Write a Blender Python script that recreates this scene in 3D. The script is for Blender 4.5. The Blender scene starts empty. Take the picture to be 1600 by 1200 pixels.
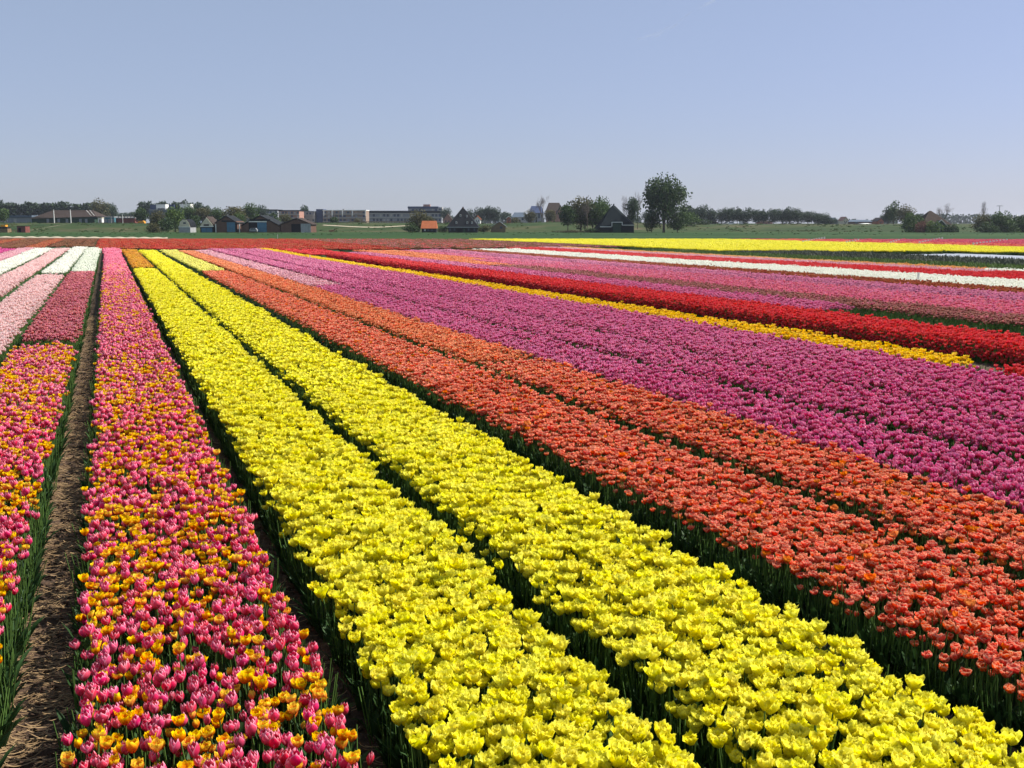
import bpy, math, random
import numpy as np
from mathutils import Vector
R = math.radians
random.seed(11)
rng = np.random.default_rng(7)
sc = bpy.context.scene
COL = sc.collection

# ------------------------------------------------------------------ camera
CZ = 2.85                       # eye height above the field
FX = 1600.0                     # focal length in pixels of a 1600 px wide frame
HOR = 349.0
PITCH = math.atan((600 - HOR) / FX)
cp, sp = math.cos(PITCH), math.sin(PITCH)
YAW = math.atan(634.0 / (FX * cp + (600 - HOR) * sp))
FW = np.array([math.sin(YAW), math.cos(YAW)])     # forward on the ground
RT = np.array([math.cos(YAW), -math.sin(YAW)])    # right on the ground
cd = bpy.data.cameras.new('camera'); cam = bpy.data.objects.new('camera', cd); COL.objects.link(cam)
cd.sensor_width = 36; cd.lens = 36 * FX / 1600; cd.clip_end = 30000; cd.clip_start = .05
cam.location = (0, 0, CZ); cam.rotation_euler = (math.pi / 2 - PITCH, 0, -YAW)
sc.camera = cam

# ------------------------------------------------------------------ light
SUN_ROT, SUN_EL = R(96), R(47)
w = bpy.data.worlds.new('World'); sc.world = w; w.use_nodes = True
wn, wl = w.node_tree.nodes, w.node_tree.links
sky = wn.new('ShaderNodeTexSky'); sky.sky_type = 'NISHITA'; sky.sun_disc = False
sky.sun_elevation = SUN_EL; sky.sun_rotation = SUN_ROT
sky.air_density = 1.0; sky.dust_density = .5; sky.ozone_density = 1.2; sky.altitude = 0
hs = wn.new('ShaderNodeHueSaturation'); hs.inputs['Saturation'].default_value = .85
tint = wn.new('ShaderNodeMix'); tint.data_type = 'RGBA'; tint.blend_type = 'MULTIPLY'; tint.inputs[0].default_value = 1
tint.inputs[7].default_value = (.31, .28, .50, 1)
hazec = wn.new('ShaderNodeMix'); hazec.data_type = 'RGBA'; hazec.blend_type = 'ADD'; hazec.inputs[0].default_value = 1; hazec.inputs[7].default_value = (1.42, 1.86, 1.66, 1)
wl.new(sky.outputs[0], hs.inputs['Color']); wl.new(hs.outputs[0], tint.inputs[6])
wl.new(tint.outputs[2], hazec.inputs[6]); wl.new(hazec.outputs[2], wn['Background'].inputs[0]); wn['Background'].inputs[1].default_value = .10
sd = bpy.data.lights.new('sun', 'SUN'); sd.energy = 5.0; sd.angle = R(.53); sd.color = (1, .95, .87)
so = bpy.data.objects.new('sun', sd); COL.objects.link(so)
sdir = Vector((math.sin(SUN_ROT) * math.cos(SUN_EL), math.cos(SUN_ROT) * math.cos(SUN_EL), math.sin(SUN_EL)))
so.rotation_euler = sdir.to_track_quat('Z', 'Y').to_euler()
sc.view_settings.view_transform = 'Standard'; sc.view_settings.look = 'None'
sc.view_settings.exposure = 0.58; sc.view_settings.gamma = 1; sc.view_settings.use_curve_mapping = False
sc.cycles.max_bounces = 6; sc.cycles.transmission_bounces = 4; sc.cycles.transparent_max_bounces = 8

# ------------------------------------------------------------------ helpers
HF = .42; HT = CZ - HF
def unproj(px, py, h):
    u = (px - 800) / FX; v = (600 - py) / FX
    fwd = cp + v * sp; up = v * cp - sp
    t = (h - CZ) / up
    return t * (FW[0] * fwd + RT[0] * u), t * (FW[1] * fwd + RT[1] * u)
def project(x, y, z):
    d = x * FW[0] + y * FW[1]; a = x * RT[0] + y * RT[1]; z = z - CZ
    dep = d * cp - z * sp
    return 800 + FX * a / dep, 600 - FX * (z * cp + d * sp) / dep, dep
def kx(k):                      # lateral position of a row seen at slope k (pixels across per pixel down)
    return unproj(166 + k * 300, HOR + 300, HF)[0]
def ky(k, py):                  # how far along its row the line y = py cuts it
    return unproj(166 + k * (py - HOR), py, HF)[1]
def place(px, D, z=0.0):        # point at distance D straight ahead, seen in column px
    a = (px - 800) / FX * (D * cp + (CZ - z) * sp)
    return FW[0] * D + RT[0] * a, FW[1] * D + RT[1] * a
def zat(py, D):
    v = (600 - py) / FX
    return CZ + D * (v * cp - sp) / (cp + v * sp)

def tag(o, label=None, cat=None, group=None, kind=None):
    if label: o['label'] = label
    if cat: o['category'] = cat
    if group: o['group'] = group
    if kind: o['kind'] = kind
    return o
def link(name, me, parent=None, loc=None):
    o = bpy.data.objects.new(name, me); COL.objects.link(o)
    if parent: o.parent = parent
    if loc is not None: o.location = loc
    return o
def mesh(name, V, F, mats, midx=None, smooth=False, attr=None):
    me = bpy.data.meshes.new(name); me.from_pydata([tuple(map(float, v)) for v in V], [], [tuple(map(int, f)) for f in F])
    for m in (mats if isinstance(mats, (list, tuple)) else [mats]): me.materials.append(m)
    if midx is not None: me.polygons.foreach_set('material_index', np.asarray(midx, dtype=np.int32))
    if smooth: me.polygons.foreach_set('use_smooth', np.ones(len(me.polygons), dtype=bool))
    if attr is not None:
        a = me.attributes.new('pt', 'FLOAT_VECTOR', 'POINT'); a.data.foreach_set('vector', np.asarray(attr, dtype=np.float32).ravel())
    me.update(); return me
class G:                        # collects shapes into one mesh
    def __init__(s): s.V = []; s.F = []; s.A = []; s.M = []
    def add(s, V, F, A=None, m=0):
        b = len(s.V); s.V += [tuple(v) for v in V]; s.F += [tuple(i + b for i in f) for f in F]
        s.A += [tuple(a) for a in A] if A is not None else [(0, 0, 0)] * len(V); s.M += [m] * len(F)
    def box(s, x0, x1, y0, y1, z0, z1, m=0):
        s.add([(x0,y0,z0),(x1,y0,z0),(x1,y1,z0),(x0,y1,z0),(x0,y0,z1),(x1,y0,z1),(x1,y1,z1),(x0,y1,z1)],
              [(0,3,2,1),(4,5,6,7),(0,1,5,4),(1,2,6,5),(2,3,7,6),(3,0,4,7)], m=m)
    def prism(s, prof, y0, y1, m=0):       # profile in x,z pushed along y
        n = len(prof)
        s.add([(x, y0, z) for x, z in prof] + [(x, y1, z) for x, z in prof],
              [tuple(range(n)), tuple(range(2*n-1, n-1, -1))] + [(i, i+n, (i+1) % n + n, (i+1) % n) for i in range(n)], m=m)
    def tube(s, P, Rr, n=5, m=0, cap=True):
        P = [np.array(p, float) for p in P]; V = []
        for i, p in enumerate(P):
            d = P[min(i+1, len(P)-1)] - P[max(i-1, 0)]; d = d / (np.linalg.norm(d) + 1e-9)
            a = np.cross(d, (0, 0, 1)) if abs(d[2]) < .9 else np.cross(d, (1, 0, 0)); a /= np.linalg.norm(a); b = np.cross(d, a)
            V += [p + Rr[i] * (math.cos(t) * a + math.sin(t) * b) for t in [2*math.pi*j/n for j in range(n)]]
        F = [(i*n+j, i*n+(j+1) % n, (i+1)*n+(j+1) % n, (i+1)*n+j) for i in range(len(P)-1) for j in range(n)]
        if cap: F += [tuple(range((len(P)-1)*n, len(P)*n))]
        s.add(V, F, m=m)
    def me(s, name, mats, smooth=False): return mesh(name, s.V, s.F, mats, s.M, smooth, s.A)
    def ob(s, name, mats, parent=None, smooth=False): return link(name, s.me(name, mats, smooth), parent)
def hash2(i, j, sd):
    n = (i.astype(np.int64) * 374761393 + j.astype(np.int64) * 668265263 + sd * 974634777) & 0xffffffff
    n = ((n ^ (n >> 13)) * 1274126177) & 0xffffffff
    return ((n ^ (n >> 16)) & 0xffff) / 65535.0
def rnd_unit(rd):
    z = rd.uniform(-1, 1); a = rd.uniform(0, 6.283); q = math.sqrt(1-z*z); return np.array([q*math.cos(a), q*math.sin(a), z])
def vnoise(x, y, sd=0):
    i, j = np.floor(x), np.floor(y); fx, fy = x - i, y - j; fx = fx*fx*(3-2*fx); fy = fy*fy*(3-2*fy)
    a, b, c, d = hash2(i, j, sd), hash2(i+1, j, sd), hash2(i, j+1, sd), hash2(i+1, j+1, sd)
    return (a*(1-fx)+b*fx)*(1-fy) + (c*(1-fx)+d*fx)*fy

# ------------------------------------------------------------------ materials
def newmat(name):
    m = bpy.data.materials.new(name); m.use_nodes = True; t = m.node_tree
    return m, t.nodes, t.links.new, t.nodes['Principled BSDF'], t.nodes['Material Output']
def ramp(N, stops):
    r = N.new('ShaderNodeValToRGB'); e = r.color_ramp.elements
    while len(e) < len(stops): e.new(.5)
    for q, (p, c) in zip(e, stops): q.position = p; q.color = (*c, 1)
    return r
def plain(name, c, rough=.8, var=.25, scale=.6, bump=0, spec=.06):
    m, N, L, b, o = newmat(name)
    tc = N.new('ShaderNodeTexCoord'); nz = N.new('ShaderNodeTexNoise'); nz.inputs['Scale'].default_value = scale; nz.inputs['Detail'].default_value = 6
    L(tc.outputs['Object'], nz.inputs['Vector'])
    r = ramp(N, [(.3, [v*(1-var) for v in c]), (.7, [min(1, v*(1+var)) for v in c])])
    L(nz.outputs['Fac'], r.inputs[0]); L(r.outputs[0], b.inputs['Base Color'])
    b.inputs['Roughness'].default_value = rough; b.inputs['Specular IOR Level'].default_value = spec
    if bump:
        bp = N.new('ShaderNodeBump'); bp.inputs['Distance'].default_value = bump; L(nz.outputs['Fac'], bp.inputs['Height']); L(bp.outputs[0], b.inputs['Normal'])
    return m
def petal_mat(name, base, edge, foot=None, footr=.45, transl=.35, huev=.02, valv=.18, epos=.55, rough=.5, alt=None, spec=.18):
    # pigment: petal body, paler margin, foot colour; a slightly different tone for each flower
    m, N, L, b, o = newmat(name)
    at = N.new('ShaderNodeAttribute'); at.attribute_name = 'pt'; sx = N.new('ShaderNodeSeparateXYZ'); L(at.outputs['Vector'], sx.inputs[0])
    r = ramp(N, [(epos-.25, base), (min(epos+.3, .98), edge)]); L(sx.outputs[0], r.inputs[0])
    col = r.outputs[0]
    oi = N.new('ShaderNodeObjectInfo')
    if alt:
        mx = N.new('ShaderNodeMix'); mx.data_type = 'RGBA'; th = N.new('ShaderNodeMath'); th.operation = 'GREATER_THAN'; th.inputs[1].default_value = 1 - alt[1]
        L(oi.outputs['Random'], th.inputs[0]); L(th.outputs[0], mx.inputs[0]); L(col, mx.inputs[6]); mx.inputs[7].default_value = (*alt[0], 1); col = mx.outputs[2]
    if foot:
        mx = N.new('ShaderNodeMix'); mx.data_type = 'RGBA'; mr = N.new('ShaderNodeMapRange'); mr.inputs[1].default_value = .0; mr.inputs[2].default_value = footr; mr.inputs[3].default_value = 1; mr.inputs[4].default_value = 0
        L(sx.outputs[1], mr.inputs[0]); L(mr.outputs[0], mx.inputs[0]); L(col, mx.inputs[6]); mx.inputs[7].default_value = (*foot, 1); col = mx.outputs[2]
    h = N.new('ShaderNodeHueSaturation')
    wnz = N.new('ShaderNodeTexWhiteNoise'); wnz.noise_dimensions = '1D'; L(oi.outputs['Random'], wnz.inputs['W'])
    s2 = N.new('ShaderNodeSeparateColor'); L(wnz.outputs['Color'], s2.inputs[0])
    for out, inp, lo, hi in ((0, 'Hue', .5-huev, .5+huev), (1, 'Value', 1-valv, 1+valv*.4), (2, 'Saturation', .93, 1.04)):
        mr = N.new('ShaderNodeMapRange'); mr.inputs[3].default_value = lo; mr.inputs[4].default_value = hi; L(s2.outputs[out], mr.inputs[0])
        if out == 1:
            m2 = N.new('ShaderNodeMapRange'); m2.inputs[3].default_value = .88; m2.inputs[4].default_value = 1.10; L(sx.outputs[2], m2.inputs[0])
            mm = N.new('ShaderNodeMath'); mm.operation = 'MULTIPLY'; L(mr.outputs[0], mm.inputs[0]); L(m2.outputs[0], mm.inputs[1]); L(mm.outputs[0], h.inputs[inp])
        else: L(mr.outputs[0], h.inputs[inp])
    L(col, h.inputs['Color']); L(h.outputs[0], b.inputs['Base Color'])
    b.inputs['Roughness'].default_value = rough; b.inputs['Specular IOR Level'].default_value = spec
    tr = N.new('ShaderNodeBsdfTranslucent'); L(h.outputs[0], tr.inputs[0]); ms = N.new('ShaderNodeMixShader'); ms.inputs[0].default_value = transl
    L(b.outputs[0], ms.inputs[1]); L(tr.outputs[0], ms.inputs[2]); L(ms.outputs[0], o.inputs[0])
    return m
def leaf_mat(name, c1, c2, transl=.25, rough=.6, spec=.25):
    m, N, L, b, o = newmat(name)
    oi = N.new('ShaderNodeObjectInfo'); tc = N.new('ShaderNodeTexCoord'); nz = N.new('ShaderNodeTexNoise'); nz.inputs['Scale'].default_value = 3
    L(tc.outputs['Object'], nz.inputs['Vector'])
    ad = N.new('ShaderNodeMath'); ad.operation = 'ADD'; L(oi.outputs['Random'], ad.inputs[0]); L(nz.outputs['Fac'], ad.inputs[1])
    ml = N.new('ShaderNodeMath'); ml.operation = 'MULTIPLY'; ml.inputs[1].default_value = .6; L(ad.outputs[0], ml.inputs[0])
    r = ramp(N, [(.2, c1), (.8, c2)]); L(ml.outputs[0], r.inputs[0]); L(r.outputs[0], b.inputs['Base Color'])
    b.inputs['Roughness'].default_value = rough; b.inputs['Specular IOR Level'].default_value = spec
    tr = N.new('ShaderNodeBsdfTranslucent'); L(r.outputs[0], tr.inputs[0]); ms = N.new('ShaderNodeMixShader'); ms.inputs[0].default_value = transl
    L(b.outputs[0], ms.inputs[1]); L(tr.outputs[0], ms.inputs[2]); L(ms.outputs[0], o.inputs[0])
    return m

M = {}
M['stem'] = leaf_mat('tulip_stem', (.05, .10, .02), (.10, .19, .04), .1)
M['leaf'] = leaf_mat('tulip_leaf', (.017, .045, .014), (.038, .09, .024), .2)
PET = dict(  # base, margin, foot, options
    pink=((.80, .032, .13), (.95, .38, .50), (.50, .008, .03), dict(huev=.012, transl=.24, spec=.3)),
    flame=((.96, .42, .0), (.99, .74, .0), (.88, .03, .0), dict(epos=.28, huev=.012, footr=.88, valv=.12)),
    yellow=((.98, .90, .008), (.99, .94, .08), (.95, .82, .01), dict(huev=.005, valv=.06, transl=.5)),
    salmon=((.91, .085, .020), (.98, .50, .30), (.75, .03, .005), dict(epos=.52, huev=.008, alt=((.92, .28, .02), .06))),
    orange=((.92, .155, .025), (.98, .50, .25), (.82, .08, .0), dict(epos=.5, huev=.008)),
    purple=((.70, .052, .22), (.91, .35, .55), (.52, .02, .08), dict(huev=.012, spec=.5, rough=.32)),
    golden=((.95, .62, .0), (.97, .72, .02), (.8, .5, .0), dict(huev=.005, valv=.12)),
    red=((.80, .024, .032), (.90, .09, .09), (.6, .01, .01), dict(huev=.005)), brown=((.24, .085, .04), (.36, .16, .08), (.15, .06, .03), {}), vermilion=((.52, .032, .010), (.60, .055, .018), (.4, .03, .01), dict(huev=.01)),
    palepink=((.96, .62, .60), (.98, .82, .78), (.90, .62, .52), dict(huev=.008, valv=.05, transl=.5)),
    dusky=((.56, .035, .075), (.84, .34, .36), (.36, .01, .02), dict(epos=.48)),
    white=((.96, .95, .84), (.97, .96, .90), (.9, .92, .75), dict(huev=.01, valv=.04, transl=.45)),
    greenwhite=((.84, .88, .70), (.93, .93, .84), (.7, .78, .5), dict(huev=.01, valv=.12)),
    ochre=((.70, .27, .01), (.90, .50, .04), (.60, .15, .0), {}),
    lightyellow=((.88, .80, .12), (.92, .88, .25), (.7, .7, .1), dict(huev=.008, valv=.12)),
    blush=((.82, .32, .42), (.94, .66, .66), (.7, .25, .25), {}),
    rose=((.82, .12, .25), (.92, .36, .46), (.6, .05, .1), {}),
    mauve=((.48, .07, .20), (.75, .34, .48), (.3, .05, .1), {}),
    lilac=((.80, .24, .42), (.90, .42, .56), (.6, .15, .3), {}),
    russet=((.40, .07, .03), (.62, .20, .08), (.25, .05, .02), {}),
    bronze=((.36, .10, .08), (.62, .30, .24), (.2, .08, .04), {}),
    magenta=((.68, .03, .25), (.85, .15, .42), (.5, .02, .1), {}),
    apricot=((.90, .42, .10), (.94, .60, .22), (.8, .3, .1), {}),
    crimson=((.70, .03, .10), (.80, .10, .18), (.5, .02, .05), {}),
)
for k, (a, b_, c_, kw) in PET.items(): M[k] = petal_mat('petal_' + k, a, b_, c_, **kw)

# ------------------------------------------------------------------ flowers
def cup(g, n_out=3, n_in=3, h=.07, r=.030, tipin=.75, flare=0, ruffle=0, nu=5, nv=5, point=.5, seed=0, c=(0, 0, 0), m=0, wrap=1.0, s=1.0, layers=1):
    rd = random.Random(seed)
    for lay in range(layers):
        for ring, (n, rs) in enumerate(((n_out, 1.0), (n_in, .86))):
            for i in range(n):
                th = 2*math.pi*(i + .5*ring + .33*lay)/max(n, 1) + rd.uniform(-.12, .12) * (1 + ruffle)
                hh = h * rd.uniform(.92, 1.05) * (1 - .06*ring) * (1 - .12*lay)
                rr = r * rs * (1 - .26*lay) * rd.uniform(.94, 1.08)
                fl = flare + rd.uniform(-1, 1) * ruffle * .35; hw = wrap * 2.3*math.pi/(2*max(n, 3)) * rd.uniform(.9, 1.1)
                ph, ph2 = rd.uniform(0, 6), rd.uniform(0, 6)
                V = []; A = []; F = []
                for iv in range(nv):
                    v = iv/(nv-1)
                    prof = math.sin(min(v*2.1, math.pi/2)) ** .75 * (1 - (1-tipin) * max(0, (v-.45)/.55)**1.6) + fl * max(0, v-.35)**1.4
                    wd = hw * (math.sin(math.pi*min(1, .22 + v*.62))) * (1 if v < .62 else 1 - point*((v-.62)/.38)**1.7)
                    for iu in range(nu):
                        u = -1 + 2*iu/(nu-1)
                        a = th + u*wd
                        rad = rr*(prof + .10*abs(u)**2*(1-v)) + ruffle*.010*math.sin(3*u+5*v+ph)*v + .002*(1-abs(u))*v
                        z = hh*(v - .10*u*u*v*(1 if point > 0 else 0)) + ruffle*.008*math.sin(4*u+ph2)*v
                        V.append((c[0]+s*rad*math.cos(a), c[1]+s*rad*math.sin(a), c[2]+s*z))
                        A.append((max(abs(u)**2.6, v**5)*(.35+.65*v), v, rd.random()))
                for iv in range(nv-1):
                    for iu in range(nu-1):
                        q = iv*nu+iu; F.append((q, q+1, q+nu+1, q+nu))
                g.add(V, F, A, m)
def stem_shape(g, h, r=.0035, n=5, m=0, lean=(0, 0)):
    g.tube([(lean[0]*t*t, lean[1]*t*t, h*t) for t in (0, .5, 1)], [r*1.3, r*1.1, r], n, m, cap=False)
def leaf_shape(g, L=.26, w=.025, ang=0, lean=.5, droop=.3, n=5, m=0, z0=0.0):
    V = []; F = []; ca, sa = math.cos(ang), math.sin(ang)
    for i in range(n):
        t = i/(n-1); rad = .008 + L*lean*t + L*.25*droop*t**3; z = z0 + L*(t*math.sqrt(max(.05, 1-lean**2)) - droop*.6*t**3)
        ww = w*math.sin(math.pi*min(1, .15+.85*t))**.8 * (1 if t < 1 else .05)
        tw = .5*t
        for sgn, lift in ((-1, .35), (0, 0), (1, .35)):
            lx = rad - lift*ww*.5*(1 if lean < .9 else 0); ly = sgn*ww
            zz = z + lift*ww + tw*sgn*ww*.6
            V.append((lx*ca - ly*sa, lx*sa + ly*ca, zz))
    for i in range(n-1):
        q = i*3; F += [(q, q+1, q+4, q+3), (q+1, q+2, q+5, q+4)]
    g.add(V, F, [(.2, .5, 0)]*len(V), m)

STY = dict(  # blossom shape for each kind
    pink=dict(h=.070, r=.029, tipin=.62, point=.75),
    flame=dict(h=.052, r=.027, tipin=.95, flare=.12, ruffle=.30, point=.3, layers=2),
    yellow=dict(h=.066, r=.034, tipin=.95, flare=.22, ruffle=.85, point=.2, layers=3),
    salmon=dict(h=.048, r=.030, tipin=.9, flare=.10, ruffle=.35, point=.3, layers=2),
    purple=dict(h=.060, r=.029, tipin=.78, point=.4),
    golden=dict(h=.058, r=.032, tipin=.9, flare=.2, point=.4))
def style(k): return STY.get(k, STY['salmon'] if k in ('orange',) else STY['yellow'] if k == 'lightyellow' else STY['purple'])
def blossom_me(k, lod, seed):
    g = G(); s = dict(style(k)); q_ = random.Random(seed*3+1); s['flare'] = s.get('flare', 0) + q_.uniform(-.10, .16); s['h'] *= q_.uniform(.88, 1.1); s['r'] *= q_.uniform(.88, 1.12)
    if seed % 7 == 4: s.update(tipin=.42, flare=0, r=s['r']*.74, h=s['h']*1.02)
    if lod == 0: cup(g, nu=5, nv=6, seed=seed, **s)
    elif lod == 1: s['layers'] = 1 if style(k) is not STY['yellow'] else 2; cup(g, nu=3, nv=4, seed=seed, **s)
    return g
LOW = []    # low blossom used in the clumps far away
def clump_me(k, seed, n=6, rad=.13, big=1.0):
    g = G(); rd = random.Random(seed); s = style(k)
    for i in range(n):
        a = rd.uniform(0, 6.28); q = rad*math.sqrt((i+.5)/n); ox, oy = q*math.cos(2.4*i+a*.2), q*math.sin(2.4*i+a*.2); oz = rd.uniform(-.035, .03)
        rr = s['r']*1.15*big; hh = s['h']*big; f = 1 + s.get('flare', 0)*.4; t = s['tipin']
        n_ = 6; V = [(ox, oy, oz-.01)]; A = [(0, 0, .5)]
        for lv, (rf, zf, mg) in enumerate(((1.0, .45, .1), (t*f, .95, .75))):
            for j in range(n_):
                aa = 2*math.pi*j/n_ + a; V.append((ox+rr*rf*math.cos(aa)*(1 if j % 2 else .86), oy+rr*rf*math.sin(aa)*(1 if j % 2 else .86), oz+hh*zf*(1 if j % 2 else .9))); A.append((mg, zf, rd.random()))
        V.append((ox, oy, oz+hh*(.9 if t < .8 else .55))); A.append((.35, .5, .5))
        F = [(0, 1+(j+1) % n_, 1+j) for j in range(n_)] + [(1+j, 1+(j+1) % n_, 7+(j+1) % n_, 7+j) for j in range(n_)] + [(13, 7+j, 7+(j+1) % n_) for j in range(n_)]
        g.add(V, F, A, 0)
    return g
SRC = {}
def source(key, gfun, mats, smooth=True):
    if key not in SRC: SRC[key] = bpy.data.objects.new('pattern_' + '_'.join(map(str, key)), gfun().me('pattern_mesh', mats, smooth))
    return SRC[key]
HS = .36    # stem height
def full_tulip(k, lod, v):
    def f():
        g = G(); b = blossom_me(k, lod, v*7+3)
        g.add([(x, y, z+HS) for x, y, z in b.V], b.F, b.A, 0)
        stem_shape(g, HS+.004, n=4 if lod == 0 else 3, m=1)
        if lod == 0:
            rd = random.Random(v)
            for i in range(3): leaf_shape(g, rd.uniform(.20, .29), rd.uniform(.014, .024), rd.uniform(0, 6.28), rd.uniform(.2, .5), rd.uniform(.05, .4), 4, 2)
        return g
    return f
NV = (8, 4, 4)
def src_for(k, lod, v):
    if lod < 2: return source((k, lod, v), full_tulip(k, lod, v), [M[k], M['stem'], M['leaf']])
    if lod == 2: return source((k, 2, v), lambda: clump_me(k, v+50, 7, .12), [M[k]])
    return source((k, 3, v), lambda: clump_me(k, v+80, 7, .26, 1.75), [M[k]])

_ng = {}
def scatter(name, srcs, P, ROT, S, K, label, cat, z=None):
    """one stuff object: points that carry rotation, scale and which pattern stands there"""
    me = bpy.data.meshes.new(name); me.vertices.add(len(P)); me.vertices.foreach_set('co', P.astype(np.float32).ravel())
    a = me.attributes.new('rot', 'FLOAT_VECTOR', 'POINT'); a.data.foreach_set('vector', ROT.astype(np.float32).ravel())
    a = me.attributes.new('siz', 'FLOAT', 'POINT'); a.data.foreach_set('value', S.astype(np.float32))
    a = me.attributes.new('knd', 'INT', 'POINT'); a.data.foreach_set('value', K.astype(np.int32))
    me.update(); o = link(name, me); tag(o, label, cat, kind='stuff')
    ng = bpy.data.node_groups.new(name + '_nodes', 'GeometryNodeTree'); I = ng.interface
    I.new_socket('Geometry', in_out='INPUT', socket_type='NodeSocketGeometry'); I.new_socket('Geometry', in_out='OUTPUT', socket_type='NodeSocketGeometry')
    N = ng.nodes; L = ng.links.new; gi = N.new('NodeGroupInput'); go = N.new('NodeGroupOutput')
    ar = N.new('GeometryNodeInputNamedAttribute'); ar.data_type = 'FLOAT_VECTOR'; ar.inputs[0].default_value = 'rot'
    e2r = N.new('FunctionNodeEulerToRotation'); L(ar.outputs[0], e2r.inputs[0])
    asz = N.new('GeometryNodeInputNamedAttribute'); asz.data_type = 'FLOAT'; asz.inputs[0].default_value = 'siz'
    ak = N.new('GeometryNodeInputNamedAttribute'); ak.data_type = 'INT'; ak.inputs[0].default_value = 'knd'
    jn = N.new('GeometryNodeJoinGeometry')
    for i, s in enumerate(srcs):
        cm = N.new('FunctionNodeCompare'); cm.data_type = 'INT'; cm.operation = 'EQUAL'
        ints = [q for q in cm.inputs if q.type == 'INT']; L(ak.outputs[0], ints[0]); ints[1].default_value = i
        oi = N.new('GeometryNodeObjectInfo'); oi.inputs[0].default_value = s
        ip = N.new('GeometryNodeInstanceOnPoints'); L(gi.outputs[0], ip.inputs['Points']); L(cm.outputs[0], ip.inputs['Selection'])
        L(oi.outputs['Geometry'], ip.inputs['Instance']); L(e2r.outputs[0], ip.inputs['Rotation']); L(asz.outputs[0], ip.inputs['Scale']); L(ip.outputs[0], jn.inputs[0])
    L(jn.outputs[0], go.inputs[0])
    md = o.modifiers.new('scatter', 'NODES'); md.node_group = ng
    return o

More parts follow.
